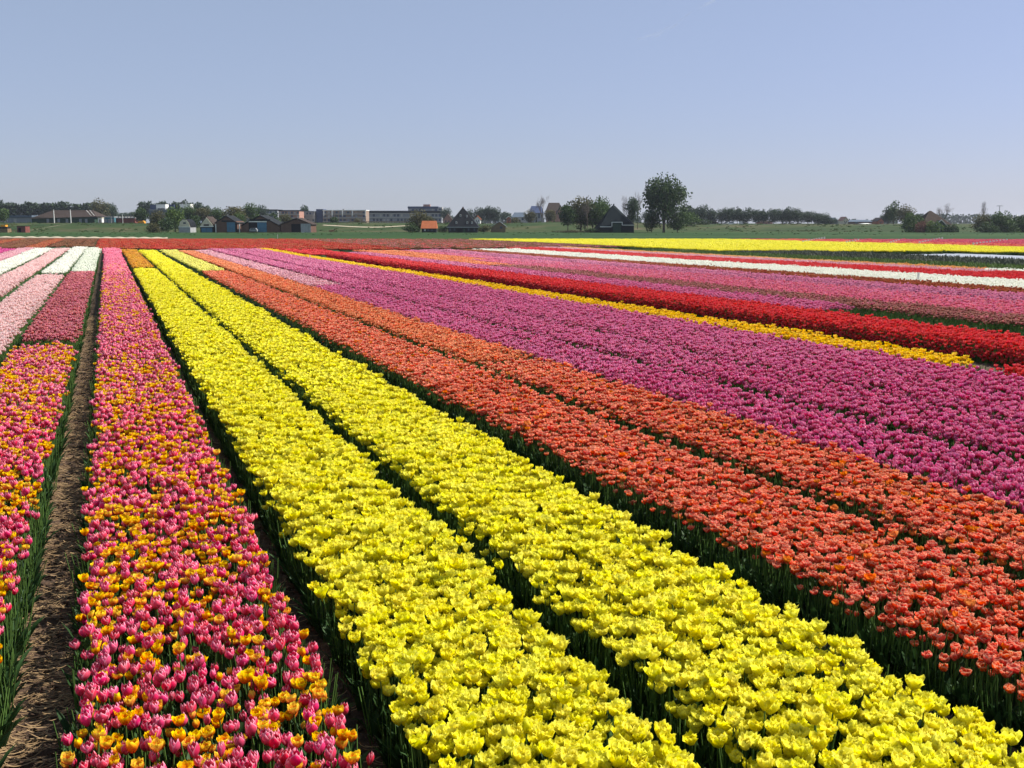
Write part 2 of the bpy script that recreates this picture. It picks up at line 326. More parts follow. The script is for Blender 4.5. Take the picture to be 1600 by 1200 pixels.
# ------------------------------------------------------------------ the beds
# (edge, edge, [(nearest line, farthest line, {kind: share}, label)])  edges are row slopes, lines are heights in the frame
NEAR = 1400
MIXN = {'pink': .53, 'flame': .47}; MIXM = {'pink': .67, 'flame': .33}; MIXF = {'pink': .8, 'flame': .2}
BEDS = [
 (-4.75, -4.2, [(NEAR, 388, {'rose': 1}, 'far left bed of rose pink tulips in the distance')]),
 (-4.1, -3.5, [(NEAR, 389, {'magenta': 1}, 'narrow bed of deep magenta tulips at the left edge')]),
 (-3.45, -2.87, [(NEAR, 388, {'blush': 1}, 'mid pink tulip bed left of the cream white bed')]),
 (-2.80, -2.13, [(NEAR, 388, {'white': 1}, 'cream white tulip bed with green stems along its right side')]),
 (-2.00, -1.475, [(NEAR, 388, {'palepink': 1}, 'long pale pink tulip bed between two white beds')]),
 (-1.34, -.825, [(NEAR, 429, {'palepink': 1}, 'pale pink tulip bed at the left, white block behind it'), (425, 386, {'white': 1}, 'bright white tulip block beyond the pale pink bed')]),
 (-.745, -.25, [(NEAR, 537, MIXN, 'mixed pink and flame orange tulip bed left of the straw path'), (529, 424, {'dusky': 1}, 'dusky rose tulip block beyond the mixed bed at left'), (423, 387, {'greenwhite': 1}, 'greenish white tulip block beside the furrow in the distance')]),
 (-.070, .49, [(NEAR, 560, MIXN, 'mixed pink and flame orange tulips right of the straw path, near part'), (560, 430, MIXM, 'mixed pink and orange tulips of the middle bed, farther part'), (430, 412, MIXF, 'mostly pink tulips where the mixed bed fades out'), (412, 388, {'pink': 1}, 'pure pink tulips at the far end of the middle bed')]),
 (.60, 1.10, [(NEAR, 419, {'yellow': 1}, 'first broad bed of bright yellow double tulips'), (417, 390, {'ochre': 1}, 'small ochre orange tulip block at the far end of the first yellow bed')]),
 (1.20, 1.775, [(NEAR, 391, {'yellow': 1}, 'second broad bed of bright yellow double tulips')]),
 (1.99, 2.57, [(NEAR, 423, {'salmon': 1}, 'salmon red tulip bed with a dark leafy side'), (422, 391, {'lightyellow': 1}, 'pale lemon tulip block beyond the salmon bed')]),
 (2.69, 3.24, [(NEAR, 560, {'salmon': .8, 'orange': .2}, 'upper salmon red tulip bed, near part'), (560, 391, {'orange': 1}, 'orange tulip bed beside the purple ones')]),
 (3.26, 3.84, [(NEAR, 446, {'purple': 1}, 'purple pink tulip bed next to the orange bed'), (446, 391, {'blush': 1}, 'light pink tulips beyond the first purple bed')]),
 (3.97, 4.55, [(NEAR, 389, {'purple': 1}, 'second purple pink tulip bed')]),
 (4.66, 5.26, [(NEAR, 389, {'purple': 1}, 'third purple pink tulip bed')]),
 (5.28, 5.94, [(NEAR, 389, {'purple': 1}, 'fourth purple pink tulip bed along the golden strip')]),
 (5.98, 6.40, [(566, 388, {'golden': 1}, 'narrow golden yellow tulip strip'), (NEAR, 571, {'red': 1}, 'dark red tulips where the golden strip ends')]),
 (6.62, 7.30, [(397, 389, {'red': 1}, 'short red tulip patch behind the far tip of the golden strip')]),
 (7.40, 8.20, [(NEAR, 390, {'red': 1}, 'tall deep red tulip bed with a shaded side')]),
 (8.27, 9.08, [(480, 394, {'purple': 1}, 'slim purple tulip bed behind the red one')]),
 (9.14, 9.92, [(NEAR, 414, {'bronze': .75, 'dusky': .25}, 'brownish pink fading tulip bed'), (414, 391, {'orange': 1}, 'distant orange tulips behind the purple band')]),
 (9.98, 10.78, [(NEAR, 405, {'rose': 1}, 'bright pink tulip bed in the right distance'), (405, 391, {'orange': 1}, 'farthest orange tulips before the red field')]),
 (10.82, 11.7, [(NEAR, 391, {'rose': .7, 'lilac': .3}, 'second bright pink tulip bed in the right distance')]),
 (11.76, 12.5, [(NEAR, 390, {'lilac': .5, 'mauve': .5}, 'mauve pink tulip bed in the right distance')]),
 (12.55, 13.0, [(NEAR, 390, {'lilac': 1}, 'light lilac pink tulip strip in the right distance')]),
 (13.1, 14.05, [(NEAR, 390, {'russet': 1}, 'russet brown tulip strip below the white stripe')]),
 (14.12, 15.1, [(NEAR, 389, {'white': 1}, 'near half of the long white tulip stripe at right')]),
 (15.14, 16.1, [(NEAR, 389, {'white': 1}, 'far half of the long white tulip stripe at right')]),
 (16.2, 17.95, [(NEAR, 387, {'red': 1}, 'bright red tulip stripe above the long white one')]),
 (18.05, 18.9, [(424, 386, {'blush': 1}, 'thin blush pink strip above the bright red stripe'), (NEAR, 424, {'red': 1}, 'red tulips beyond the end of the blush strip')]),
 (18.95, 19.6, [(420, 386, {'apricot': 1}, 'thin apricot strip along the green field'), (NEAR, 420, {'white': 1}, 'thin white strip at the right edge')]),
]
# the wide fields beyond, each a block of several beds
def split(k0, k1, n, segs, gap=.12):
    s = (k1 - k0) / n
    return [(k0 + i*s + gap*s/2, k0 + (i+1)*s - gap*s/2, segs(i)) for i in range(n)]
FAR = []
FAR += split(-18, -9.5, 6, lambda i: [(386, 373.5, {'dusky': .2, 'brown': .4}, 'distant brownish tulip beds at the far left')])
FAR += split(-9.5, -2.6, 8, lambda i: [(387.5, 373, {('brown', 'russet', 'brown')[i % 3]: .6}, 'faded brown red tulip bed in the left distance')])
FAR += split(-2.6, -.5, 3, lambda i: [(385.5, 373, {'brown': .3}, 'mostly green tulip bed with its flowers cut off')])
FAR += split(-.45, 1.9, 4, lambda i: [(388.5, 373, {'vermilion': .55, 'russet': .25}, 'distant red tulip bed beyond the end of the rows')])
FAR += split(1.9, 12, 15, lambda i: [(389, 373.5, {'vermilion': .75 - .4*(i % 4 == 2), 'red': .12*(i % 3 == 0), 'russet': .2}, 'long distant red tulip bed across the middle')])
FAR += split(12, 22.5, 10, lambda i: [(388 - i*.3, 373.6, {'brown': .6, 'dusky': .1, 'red': .1 if i < 6 else 0}, 'distant dull brown red tulip bed below the yellow field')])
FAR += split(22.9, 26.3, 3, lambda i: [(390.5, 373.6, {'yellow': 1.1}, 'near edge of the wide distant yellow tulip field')], .05)
FAR += split(26.3, 31, 4, lambda i: [(391.5, 373.6, {'yellow': 1.1}, 'middle of the wide distant yellow tulip field')], .05)
FAR += split(31, 39, 6, lambda i: [(393, 373.6, {'yellow': 1.1}, 'far part of the wide distant yellow tulip field')], .05)
FAR += split(39.2, 44, 3, lambda i: [(392, 373.6, {'red': .5, 'orange': .5}, 'orange red tulip strip beyond the yellow field')])
FAR += split(44, 62, 9, lambda i: [(390, 374, {'crimson': 1}, 'crimson tulip field at the far right')])
for k in ('lightyellow',): pass

ALLP = []      # kind, lod, x, y, z, rot3, scale, owner
owners = []
slabs = []
def row_hash(k): return int(abs(k)*1000) + 17
def gen_segment(k0, k1, yn, yf, kinds, label, far=False):
    x0, x1 = kx(k0), kx(k1); km = (k0+k1)/2
    Y0 = max(2.6, ky(km, yn)) if yn < NEAR else 2.6
    Y1 = ky(km, yf) - .15
    # only the stretch that a camera near this one can see
    ys = np.arange(Y0, Y1, .5)
    if len(ys) < 1: return
    vis = np.zeros(len(ys), bool)
    for xx in (x0, x1):
        px, py, dep = project(np.full(len(ys), xx), ys, np.full(len(ys), HF)); vis |= (dep > 1) & (px > -160) & (px < 1760) & (py < 1400)
    if not vis.any(): return
    Y0 = max(Y0, ys[vis].min() - .5); Y1 = min(Y1, ys[vis].max() + .5)
    if Y1 <= Y0: return
    slabs.append((x0, x1, Y0, Y1))
    tot = sum(kinds.values()); names = list(kinds); cum = np.cumsum([kinds[n] for n in names]) / max(tot, 1e-6)
    dens_all = min(1.0, tot)
    oid = len(owners); owners.append(dict(name='tulip_bed', label=label))
    W = x1 - x0; sd = row_hash(km)
    for lod, (za, zb) in enumerate(((0, 15), (15, 58), (36, 110), (84, 400))):
        a, b = max(Y0, za), min(Y1, zb)
        if b <= a: continue
        dn = (640, 560, 46, 11)[lod] * (1.12 if names[0] in ('yellow', 'salmon', 'purple', 'orange') else 1)
        n = int((b-a)*W*dn)
        y = rng.uniform(a, b, n)
        # the detailed and the simple flowers give way to each other gradually
        f_ = np.ones(n)
        if lod == 1: f_ = np.clip((58-y)/22, 0, 1)
        if lod == 2: f_ = np.minimum(np.clip((y-36)/22, 0, 1), np.clip((110-y)/26, 0, 1))
        if lod == 3: f_ = np.clip((y-84)/26, 0, 1)
        y = y[rng.uniform(0, 1, n) < f_]; n = len(y)
        if n == 0: continue
        if lod < 2:
            nr = max(3, round(W/.235)); r_ = rng.integers(0, nr, n); x = x0 + (r_+.5)*W/nr + rng.normal(0, .075 if names[0] not in ('purple', 'pink') else .060, n)
            out = (x < x0 + .03) | (x > x1 - .03); x = np.where(out, rng.uniform(x0 + .03, x1 - .03, n), x)
            # uneven stands: thin spots along each planting line
            nz = vnoise(y*1.6 + r_*37.7, r_*9.1 + 0*y, sd) * .6 + vnoise(y*4.3 + r_*11.3, x*3, sd+5)*.4
            thr = .25 if names[0] == 'purple' else .18 if names[0] == 'pink' else .06
            keep = nz > thr * rng.uniform(.6, 1.15, n) * np.where((r_ == 0) | (r_ == nr-1), .6, 1)
            # no two flowers in one spot: thin by a coarse grid
            cell = .055 if lod == 0 else .058
            key = np.round(x/cell).astype(np.int64)*1000003 + np.round(y/cell).astype(np.int64)
            _, ui = np.unique(key, return_index=True); m_ = np.zeros(n, bool); m_[ui] = True; keep &= m_
        else:
            x = rng.uniform(x0 + .08, x1 - .08, n); nz = vnoise(x*3, y*.35, sd); keep = rng.uniform(0, 1, n) < dens_all * (1 if lod == 2 else (.65 + .6*nz))
        keep &= (y < Y1 - .45*vnoise(x*6, x*0+1, sd)) & (y > Y0 + .25*vnoise(x*6, x*0+5, sd)); x, y = x[keep], y[keep]; n = len(x)
        edge = np.minimum(x - x0, x1 - x); dz = np.where(edge < .06, -.035, 0)
        z = .05*(vnoise(x*1.7, y*1.2, sd+9)-.5) + .05*(vnoise(x*7, y*7, sd+3)-.5) + rng.normal(0, .020 if lod < 2 else .012, n) + dz
        if lod < 2: sel = rng.uniform(0, 1, n)*.55 + .45*np.clip((vnoise(x*6, y*5, sd+21)-.5)*1.6+.5, 0, 1)
        else: sel = rng.uniform(0, 1, n)
        ki = np.searchsorted(cum, np.clip(sel, 0, .9999)); ki = np.clip(ki, 0, len(names)-1)
        add(names, ki, lod, x, y, z, oid)
        if names[0] == 'red' and 7 < km < 8.3 and lod < 3:       # blossoms all the way down the near side
            n2 = int((b-a)*(170 if lod < 2 else 26)); y2 = rng.uniform(a, b, n2); q = rng.uniform(0, 1, n2)
            add(names, np.zeros(n2, int), lod, x0 - .14*q + rng.normal(0, .02, n2), y2, -.30*q**.9, oid)
def add(names, ki, lod, x, y, z, oid):
    px, py, dep = project(x, y, z + HF); ok = (dep > 1.5) & (px > -150) & (px < 1750) & (py < 1390)
    x, y, z, ki = x[ok], y[ok], z[ok], ki[ok]; n = len(x)
    if not n: return
    rot = np.stack([rng.normal(0, .085, n), rng.normal(0, .085, n), rng.uniform(0, 6.283, n)], 1)
    if lod >= 2: rot[:, :2] *= .4
    s = rng.normal(1, .09, n).clip(.75, 1.25)
    for i, nm in enumerate(names):
        m = ki == i
        if m.any(): ALLP.append([nm, lod, x[m], y[m], z[m], rot[m], s[m], oid])
for k0, k1, segs in BEDS:
    for yn, yf, kinds, label in segs: gen_segment(k0, k1, yn, yf, kinds, label)
nbed = len(owners)
FARK = {}
for k0, k1, segs in FAR:
    for yn, yf, kinds, label in segs: gen_segment(k0, k1, yn, yf, kinds, label, True)
# the green-only bed in front of the purple one, the picked beds and the green field at right
xg0, xg1 = kx(8.27), kx(9.08); slabs.append((xg0, xg1, 4, ky(8.6, 484)))
slabs.append((kx(19.8), kx(22.1), 30, ky(21, 388))); 

# kinds with flowers one can tell apart: the 300 nearest of each stand as tulips of their own
IND = dict(pink='pink egg shaped tulip', flame='flame orange and yellow double tulip', yellow='ruffled bright yellow double tulip', salmon='salmon red tulip with pale margins',
 purple='purple pink cup shaped tulip', golden='golden yellow tulip', palepink='pale pink tulip', dusky='dusky rose tulip', red='deep red tulip')
WHERE = {'mixed pink and flame orange tulip bed left of the straw path': 'in the mixed bed left of the straw path', 'mixed pink and flame orange tulips right of the straw path, near part': 'in the mixed bed right of the straw path',
 'first broad bed of bright yellow double tulips': 'in the first yellow bed, next to the mixed bed', 'second broad bed of bright yellow double tulips': 'in the second yellow bed, next to the salmon bed',
 'salmon red tulip bed with a dark leafy side': 'in the salmon bed next to the yellow one', 'upper salmon red tulip bed, near part': 'in the upper salmon bed next to the purple ones',
 'purple pink tulip bed next to the orange bed': 'in the purple bed next to the salmon one', 'second purple pink tulip bed': 'in the second purple bed', 'third purple pink tulip bed': 'in the third purple bed', 'fourth purple pink tulip bed along the golden strip': 'in the purple bed along the golden strip',
 'narrow golden yellow tulip strip': 'in the narrow strip between purple and red beds', 'dark red tulips where the golden strip ends': 'where the golden strip ends at right', 'tall deep red tulip bed with a shaded side': 'at the right end of the tall red bed',
 'pale pink tulip bed at the left, white block behind it': 'in the pale pink bed at left', 'long pale pink tulip bed between two white beds': 'in the long pale pink bed between two white beds', 'dusky rose tulip block beyond the mixed bed at left': 'in the block behind the mixed bed at left'}
cat_n = {}
def indiv():
    for k, label in IND.items():
        D = []
        for bi, (nm, lod, x, y, z, rot, s, oid) in enumerate(ALLP):
            if nm != k or lod > 1: continue
            px, py, dep = project(x, y, z + HF)
            ok = np.where((px > 2) & (px < 1598) & (py < 1195) & (dep < 60) & (z > -.12))[0]
            D += [(dep[j], bi, j) for j in ok]
        D.sort(); D = D[:300]
        if not D: continue
        lodk = 0 if ALLP[D[0][1]][1] == 0 else 1
        rd = random.Random(5)
        if k in ('pink', 'flame', 'yellow', 'salmon', 'purple'):
            vs = []
            for v in range(9):
                bm = blossom_me(k, 0, v*13+1).me('blossom', [M[k]], True)
                g = G(); stem_shape(g, HS+.004, n=5, lean=(0, 0)); st = g.me('stem', [M['stem']], True)
                ls = []
                for i in range(2):
                    g = G(); leaf_shape(g, rd.uniform(.22, .3), rd.uniform(.017, .026), 0, rd.uniform(.2, .5), rd.uniform(.05, .4), 5); ls.append(g.me('leaf', [M['leaf']], True))
                vs.append((bm, st, ls))
        for q, (dep, bi, j) in enumerate(D):
            nm, lod, x, y, z, rot, s, oid = ALLP[bi]
            if k in ('pink', 'flame', 'yellow', 'salmon', 'purple'):
                bm, st, ls = vs[q % 9]; e = link('tulip', None, loc=(x[j], y[j], z[j])); e.empty_display_size = .05
                e.rotation_euler = rot[j]*np.array([1, 1, 1]); sc_ = float(s[j]); e.scale = (sc_,)*3
                b = link('blossom', bm, e, (0, 0, HS)); link('stem', st, e)
                for i, lm in enumerate(ls):
                    l = link('leaf', lm, e); l.rotation_euler = (0, 0, i*2.9 + (q*.7) % 1.5)
            else:
                e = link('tulip', src_for(k, 1, q % 3).data, loc=(x[j], y[j], z[j])); e.rotation_euler = rot[j]; e.scale = (float(s[j]),)*3
            tag(e, label + ' ' + WHERE.get(owners[oid]['label'], 'in the mixed bed'), 'tulip', group={'pink': 'pink tulips', 'flame': 'flame orange tulips', 'yellow': 'yellow double tulips', 'salmon': 'salmon red tulips', 'purple': 'purple tulips', 'golden': 'golden tulips', 'palepink': 'pale pink tulips', 'dusky': 'dusky rose tulips', 'red': 'deep red tulips'}[k] + ' nearest the camera')
        for bi in set(d[1] for d in D):
            js = [d[2] for d in D if d[1] == bi]; P = ALLP[bi]; m = np.ones(len(P[2]), bool); m[js] = False
            for t in (2, 3, 4, 5, 6): P[t] = P[t][m]
indiv()
# everything else: one stuff object for each bed; far beds that share a label are one field
groups = {}
for i, o in enumerate(owners): groups.setdefault(o['label'], []).append(i)
ninst = 0
for label, ids in groups.items():
    srcs = []; idx = {}; PP = []; RR = []; SS = []; KK = []
    for nm, lod, x, y, z, rot, s, oid in ALLP:
        if oid not in ids or not len(x): continue
        nv = NV[min(lod, 2)]
        for v in range(nv):
            if (nm, lod, v) not in idx: idx[(nm, lod, v)] = len(srcs); srcs.append(src_for(nm, lod, v))
        kk = np.array([idx[(nm, lod, v)] for v in range(nv)])[rng.integers(0, nv, len(x))]
        zz = z if lod < 2 else z + HS
        PP.append(np.stack([x, y, zz], 1)); RR.append(rot); SS.append(s); KK.append(kk)
    if not PP: continue
    P = np.concatenate(PP); ninst += len(P)
    scatter('tulip_bed', srcs, P, np.concatenate(RR), np.concatenate(SS), np.concatenate(KK), label, 'tulip bed' if ids[0] < nbed else 'tulip field')
print('INSTANCES', ninst)

# leafy mass under the flowers
M['canopy'] = plain('tulip_foliage_green', (.028, .062, .02), .6, .5, 9, .02)
def slab_mesh():
    V = []; F = []
    for x0, x1, Y0, Y1 in slabs:
        ys = [Y0]; 
        while ys[-1] < Y1: ys.append(min(Y1, ys[-1] + max(.12, ys[-1]*.02)))
        ys = np.array(ys); nx = max(5, int((x1-x0)/.16)) if Y0 < 60 else 5
        xs = np.linspace(x0, x1, nx); xs = np.concatenate([[x0-.02], xs, [x1+.02]])
        X, Yg = np.meshgrid(xs, ys); zt = np.clip((Yg-7)*.011, 0, .26)
        Z = zt + .10*(vnoise(X*9, Yg*9, 3)-.5) ; X = X + .03*(vnoise(Yg*5, X*5, 8)-.5)
        Z[:, 0] = -.02; Z[:, -1] = -.02; Z[0, :] = -.02; Z[-1, :] = -.02
        b = len(V); V += list(zip(X.ravel(), Yg.ravel(), Z.ravel())); w_ = X.shape[1]
        F += [(b+i*w_+j, b+i*w_+j+1, b+(i+1)*w_+j+1, b+(i+1)*w_+j) for i in range(len(ys)-1) for j in range(w_-1)]
    return mesh('tulip_foliage', V, F, M['canopy'], smooth=True)
tag(link('tulip_foliage', slab_mesh()), 'dark green mass of tulip leaves filling every bed under the flowers', 'foliage', kind='stuff')
# single leaves and stems standing along the edges of the beds
def leaf_src(v):
    def f():
        g = G(); rd = random.Random(v+40)
        for i in range(3): leaf_shape(g, rd.uniform(.22, .33), rd.uniform(.015, .026), rd.uniform(0, 6.28), rd.uniform(.15, .5), rd.uniform(.1, .5), 5)
        for i in range(2):
            x, y = rd.uniform(-.05, .05), rd.uniform(-.05, .05); g.tube([(x, y, 0), (x*1.1, y*1.1, rd.uniform(.28, .36))], [.004, .003], 3, 1, cap=False)
        return g
    return f
def leaves(label, rects, dens, edge_only):
    X = []; Yy = []
    for x0, x1, Y0, Y1 in rects:
        for (za, zb, dd, es) in ((0, 18, 1, .12), (18, 40, .8, .12), (40, 75, .35, .10)):
            a, b = max(Y0, za), min(Y1, zb)
            if b <= a: continue
            if edge_only:
                for xe, sg in ((x0, -1), (x1, 1)):
                    n = int((b-a)*dens*dd); X.append(xe + sg*rng.uniform(-.13, .01, n)); Yy.append(rng.uniform(a, b, n))
                for ye in (Y0, Y1):
                    if a <= ye <= b and ye > 4: n = int((x1-x0)*dens*1.2); X.append(rng.uniform(x0, x1, n)); Yy.append(ye + rng.uniform(-.08, .08, n))
            else: n = int((b-a)*(x1-x0)*dens*dd); X.append(rng.uniform(x0, x1, n)); Yy.append(rng.uniform(a, b, n))
    X = np.concatenate(X); Yy = np.concatenate(Yy); px, py, dep = project(X, Yy, X*0+.2); ok = (px > -150) & (px < 1750) & (py < 1500) & (dep > 1.5)
    X, Yy = X[ok], Yy[ok]; n = len(X)
    rot = np.stack([rng.normal(0, .1, n), rng.normal(0, .1, n), rng.uniform(0, 6.28, n)], 1)
    scatter('tulip_leaves', [source(('leaf', v), leaf_src(v), [M['leaf'], M['stem']]) for v in range(4)], np.stack([X, Yy, X*0], 1), rot, rng.uniform(.8, 1.15, n), rng.integers(0, 4, n), label, 'leaves')
    return n
seg = [s for s in slabs if s[2] < 75]
print('LEAVES', leaves('blue green tulip leaves and stems fringing the sides of the beds', seg, 38, True))
leaves('flowerless green leafy bed between the red and the brownish pink beds', [(xg0, xg1, 4, ky(8.6, 484))], 45, False)

# ------------------------------------------------------------------ ground
def soil_mat():
    m, N, L, b, o = newmat('dark_soil')
    tc = N.new('ShaderNodeTexCoord'); a = N.new('ShaderNodeTexNoise'); a.inputs['Scale'].default_value = 1.4; a.inputs['Detail'].default_value = 8; L(tc.outputs['Object'], a.inputs['Vector'])
    c = N.new('ShaderNodeTexNoise'); c.inputs['Scale'].default_value = 30; c.inputs['Detail'].default_value = 6; L(tc.outputs['Object'], c.inputs['Vector'])
    mx = N.new('ShaderNodeMath'); mx.operation = 'MULTIPLY'; L(a.outputs['Fac'], mx.inputs[0]); L(c.outputs['Fac'], mx.inputs[1])
    r = ramp(N, [(.12, (.035, .019, .010)), (.30, (.085, .048, .026)), (.48, (.17, .105, .06))]); L(mx.outputs[0], r.inputs[0]); L(r.outputs[0], b.inputs['Base Color'])
    bp = N.new('ShaderNodeBump'); bp.inputs['Distance'].default_value = .03; L(c.outputs['Fac'], bp.inputs['Height']); L(bp.outputs[0], b.inputs['Normal']); b.inputs['Roughness'].default_value = .95
    return m
M['soil'] = soil_mat()
M['grass'] = plain('meadow_grass', (.045, .105, .028), .9, .3, .05, .0)
def grass_mat(name, stops, s1=.02, s2=.35):
    m, N, L, b, o = newmat(name)
    tc = N.new('ShaderNodeTexCoord'); mp = N.new('ShaderNodeMapping'); mp.inputs['Rotation'].default_value = (0, 0, YAW); mp.inputs['Scale'].default_value = (.22, 1, 1); L(tc.outputs['Object'], mp.inputs[0])
    a = N.new('ShaderNodeTexNoise'); a.inputs['Scale'].default_value = s1; a.inputs['Detail'].default_value = 9; a.inputs['Roughness'].default_value = .65; L(mp.outputs[0], a.inputs['Vector'])
    c = N.new('ShaderNodeTexNoise'); c.inputs['Scale'].default_value = s2; c.inputs['Detail'].default_value = 6; L(tc.outputs['Object'], c.inputs['Vector'])
    mx = N.new('ShaderNodeMix'); mx.data_type = 'FLOAT'; mx.inputs[0].default_value = .35; L(a.outputs['Fac'], mx.inputs[2]); L(c.outputs['Fac'], mx.inputs[3])
    r = ramp(N, stops); L(mx.outputs[0], r.inputs[0]); L(r.outputs[0], b.inputs['Base Color']); b.inputs['Roughness'].default_value = .9; b.inputs['Specular IOR Level'].default_value = .1
    return m
M['meadow'] = grass_mat('meadow_grass_green', [(.38, (.015, .040, .010)), (.5, (.026, .062, .014)), (.62, (.05, .080, .022))])
M['bank'] = grass_mat('rough_bank_grass', [(.38, (.016, .034, .010)), (.47, (.032, .056, .015)), (.54, (.060, .066, .026)), (.61, (.11, .092, .05))], .012, .12)
g = G(); g.add([(-260, 1, 0), (700, 1, 0), (700, 420, 0), (-260, 420, 0)], [(0, 1, 2, 3)]); soil = g.ob('soil_field', M['soil']); tag(soil, kind='structure')
# land beyond the fields: meadow, rough bank, raised polder up to the horizon
def cam_sheet(name, mat, D_list, zf, pxa=-900, pxb=2500, n=140, lab=None):
    V = []; F = []; xs = np.linspace(pxa, pxb, n)
    for D in D_list:
        for p in xs:
            x, y = place(p, D, 0); V.append((x, y, zf(p, D)))
    for i in range(len(D_list)-1):
        for j in range(n-1): q = i*n+j; F.append((q, q+1, q+n+1, q+n))
    o = link(name, mesh(name, V, F, mat, smooth=True)); tag(o, lab, kind='structure'); return o
def Dof(py, z=0): return (CZ - z) / math.tan(math.atan((py - 600)/FX) + PITCH) if True else 0
def near_edge(p):               # where the flower fields stop and grass begins
    return float(np.interp(p, [-900, 0, 240, 560, 740, 1060, 1600, 2500], [370.5, 371, 372.3, 373.2, 373.6, 373.2, 374.2, 375.5]))
DM0 = 185.0
def zmead(p, D): return .03
nrow = 8; V = []; F = []; xs = np.linspace(-900, 2500, 170)
for i in range(nrow):
    for p in xs:
        D0 = Dof(near_edge(p)) ; D = D0 + (345 - D0) * i/(nrow-1); x, y = place(p, D, 0); V.append((x, y, .03 if i else .005))
n = len(xs)
for i in range(nrow-1):
    for j in range(n-1): q = i*n+j; F.append((q, q+1, q+n+1, q+n))
tag(link('meadow', mesh('meadow', V, F, M['meadow'], smooth=True)), 'mown green meadow strip beyond the flower fields', kind='structure')
def crest(p):                   # frame height of the bank's top
    return float(np.interp(p, [-900, 0, 180, 240, 330, 480, 560, 640, 760, 840, 940, 1060, 1300, 1600, 2500], [348, 348.5, 348.5, 349, 350, 348.5, 347.5, 348.5, 350, 347.5, 347, 350.5, 351, 351, 351]))
def zland(p, D):
    D1 = 395; zt = zat(crest(p), D1)
    if D < 340: return .02
    if D <= D1: t = (D-340)/(D1-340); t = t*t*(3-2*t); return .02 + (zt-.02)*t + .25*(float(vnoise(np.array(p*.03), np.array(D*.05), 4))-.5)*math.sin(math.pi*t)
    t = min(1, (D-D1)/250); return zt + (2.55 - zt)*t*.6
cam_sheet('grass_bank', M['bank'], [338, 345, 352, 359, 366, 373, 380, 387, 395, 410, 440, 500, 600, 800, 1200, 2000, 4000, 9000], zland, n=200, lab='rough green bank and raised polder behind the barns')
def ground(px, D): return .03 if D < 338 else zland(px, D)

# fine soil and straw of the trodden path between the two mixed beds, and of the furrows
def path_strip(xa, xb, y1, amp):
    g = []; ys = np.arange(2.5, y1, .03); xs_ = np.linspace(xa, xb, 22); X, Yg = np.meshgrid(xs_, ys)
    u = (X - xa)/(xb - xa); Z = .035 + amp*(4*(u-.55)**2 - .6)*.5 + .03*(vnoise(X*14, Yg*9, 2)-.5) + .02*(vnoise(X*40, Yg*30, 5)-.5) + .012*np.sin(Yg*38 + 2*(u-.5)**2*9 + 4*vnoise(X*2, Yg*1.5, 6))
    w_ = len(xs_); F = [(i*w_+j, i*w_+j+1, (i+1)*w_+j+1, (i+1)*w_+j) for i in range(len(ys)-1) for j in range(w_-1)]
    return list(zip(X.ravel(), Yg.ravel(), Z.ravel())), F
GAPS = [(-.245, -.070, 30, .05), (.495, .585, 14, .02), (1.10, 1.19, 14, .02), (1.775, 1.955, 14, .02), (2.56, 2.69, 12, .01)]
V = []; F = []
for a, b, y1, amp in GAPS:
    v, f = path_strip(kx(a)-.08, kx(b)+.08, y1, amp); o_ = len(V); V += v; F += [tuple(i+o_ for i in q) for q in f]
tag(link('path', mesh('path', V, F, M['soil'], smooth=True)), 'bare trodden soil in the furrows between the beds', kind='structure')
M['straw'] = leaf_mat('dry_straw', (.14, .08, .036), (.38, .26, .135), .1, .7, .2)
def straw_src(v):
    def f():
        g = G(); rd = random.Random(v); L_ = rd.uniform(.07, .15); wv = rd.uniform(.0016, .003); V = []
        for i in range(5):
            t = i/4 - .5; x = L_*t; z = .03*L_*8*t*t + rd.uniform(0, .003); y = L_*.25*(t*t*2)
            V += [(x, y-wv, z), (x, y+wv, z+.001)]
        g.add(V, [(i*2, i*2+2, i*2+3, i*2+1) for i in range(4)]); return g
    return f
X = []; Yy = []
for (a, b, y1, amp), d in zip(GAPS, (1050, 140, 160, 120, 60)):
    xa, xb = kx(a)-.03, kx(b)+.03
    for y0_, y1_, q in ((2.6, 9, 1), (9, 18, .8), (18, 34, .5)):
        n = int((min(y1_, y1+4)-y0_)*(xb-xa)*d*q)
        if n > 0: X.append(rng.uniform(xa, xb, n)); Yy.append(rng.uniform(y0_, min(y1_, y1+4), n))
X = np.concatenate(X); Yy = np.concatenate(Yy); n = len(X)
cl = vnoise(X*5, Yy*6, 31); keep = cl > rng.uniform(.1, .62, n); X, Yy = X[keep], Yy[keep]; n = len(X)
scatter('straw', [source(('straw', v), straw_src(v), [M['straw']]) for v in range(5)], np.stack([X, Yy, rng.uniform(.035, .062, n)], 1),
        np.stack([rng.normal(0, .2, n), rng.normal(0, .15, n), rng.normal(0, .38, n)], 1), rng.uniform(.6, 1.3, n), rng.integers(0, 5, n), 'dry straw litter lying across the soil path between the beds', 'straw')

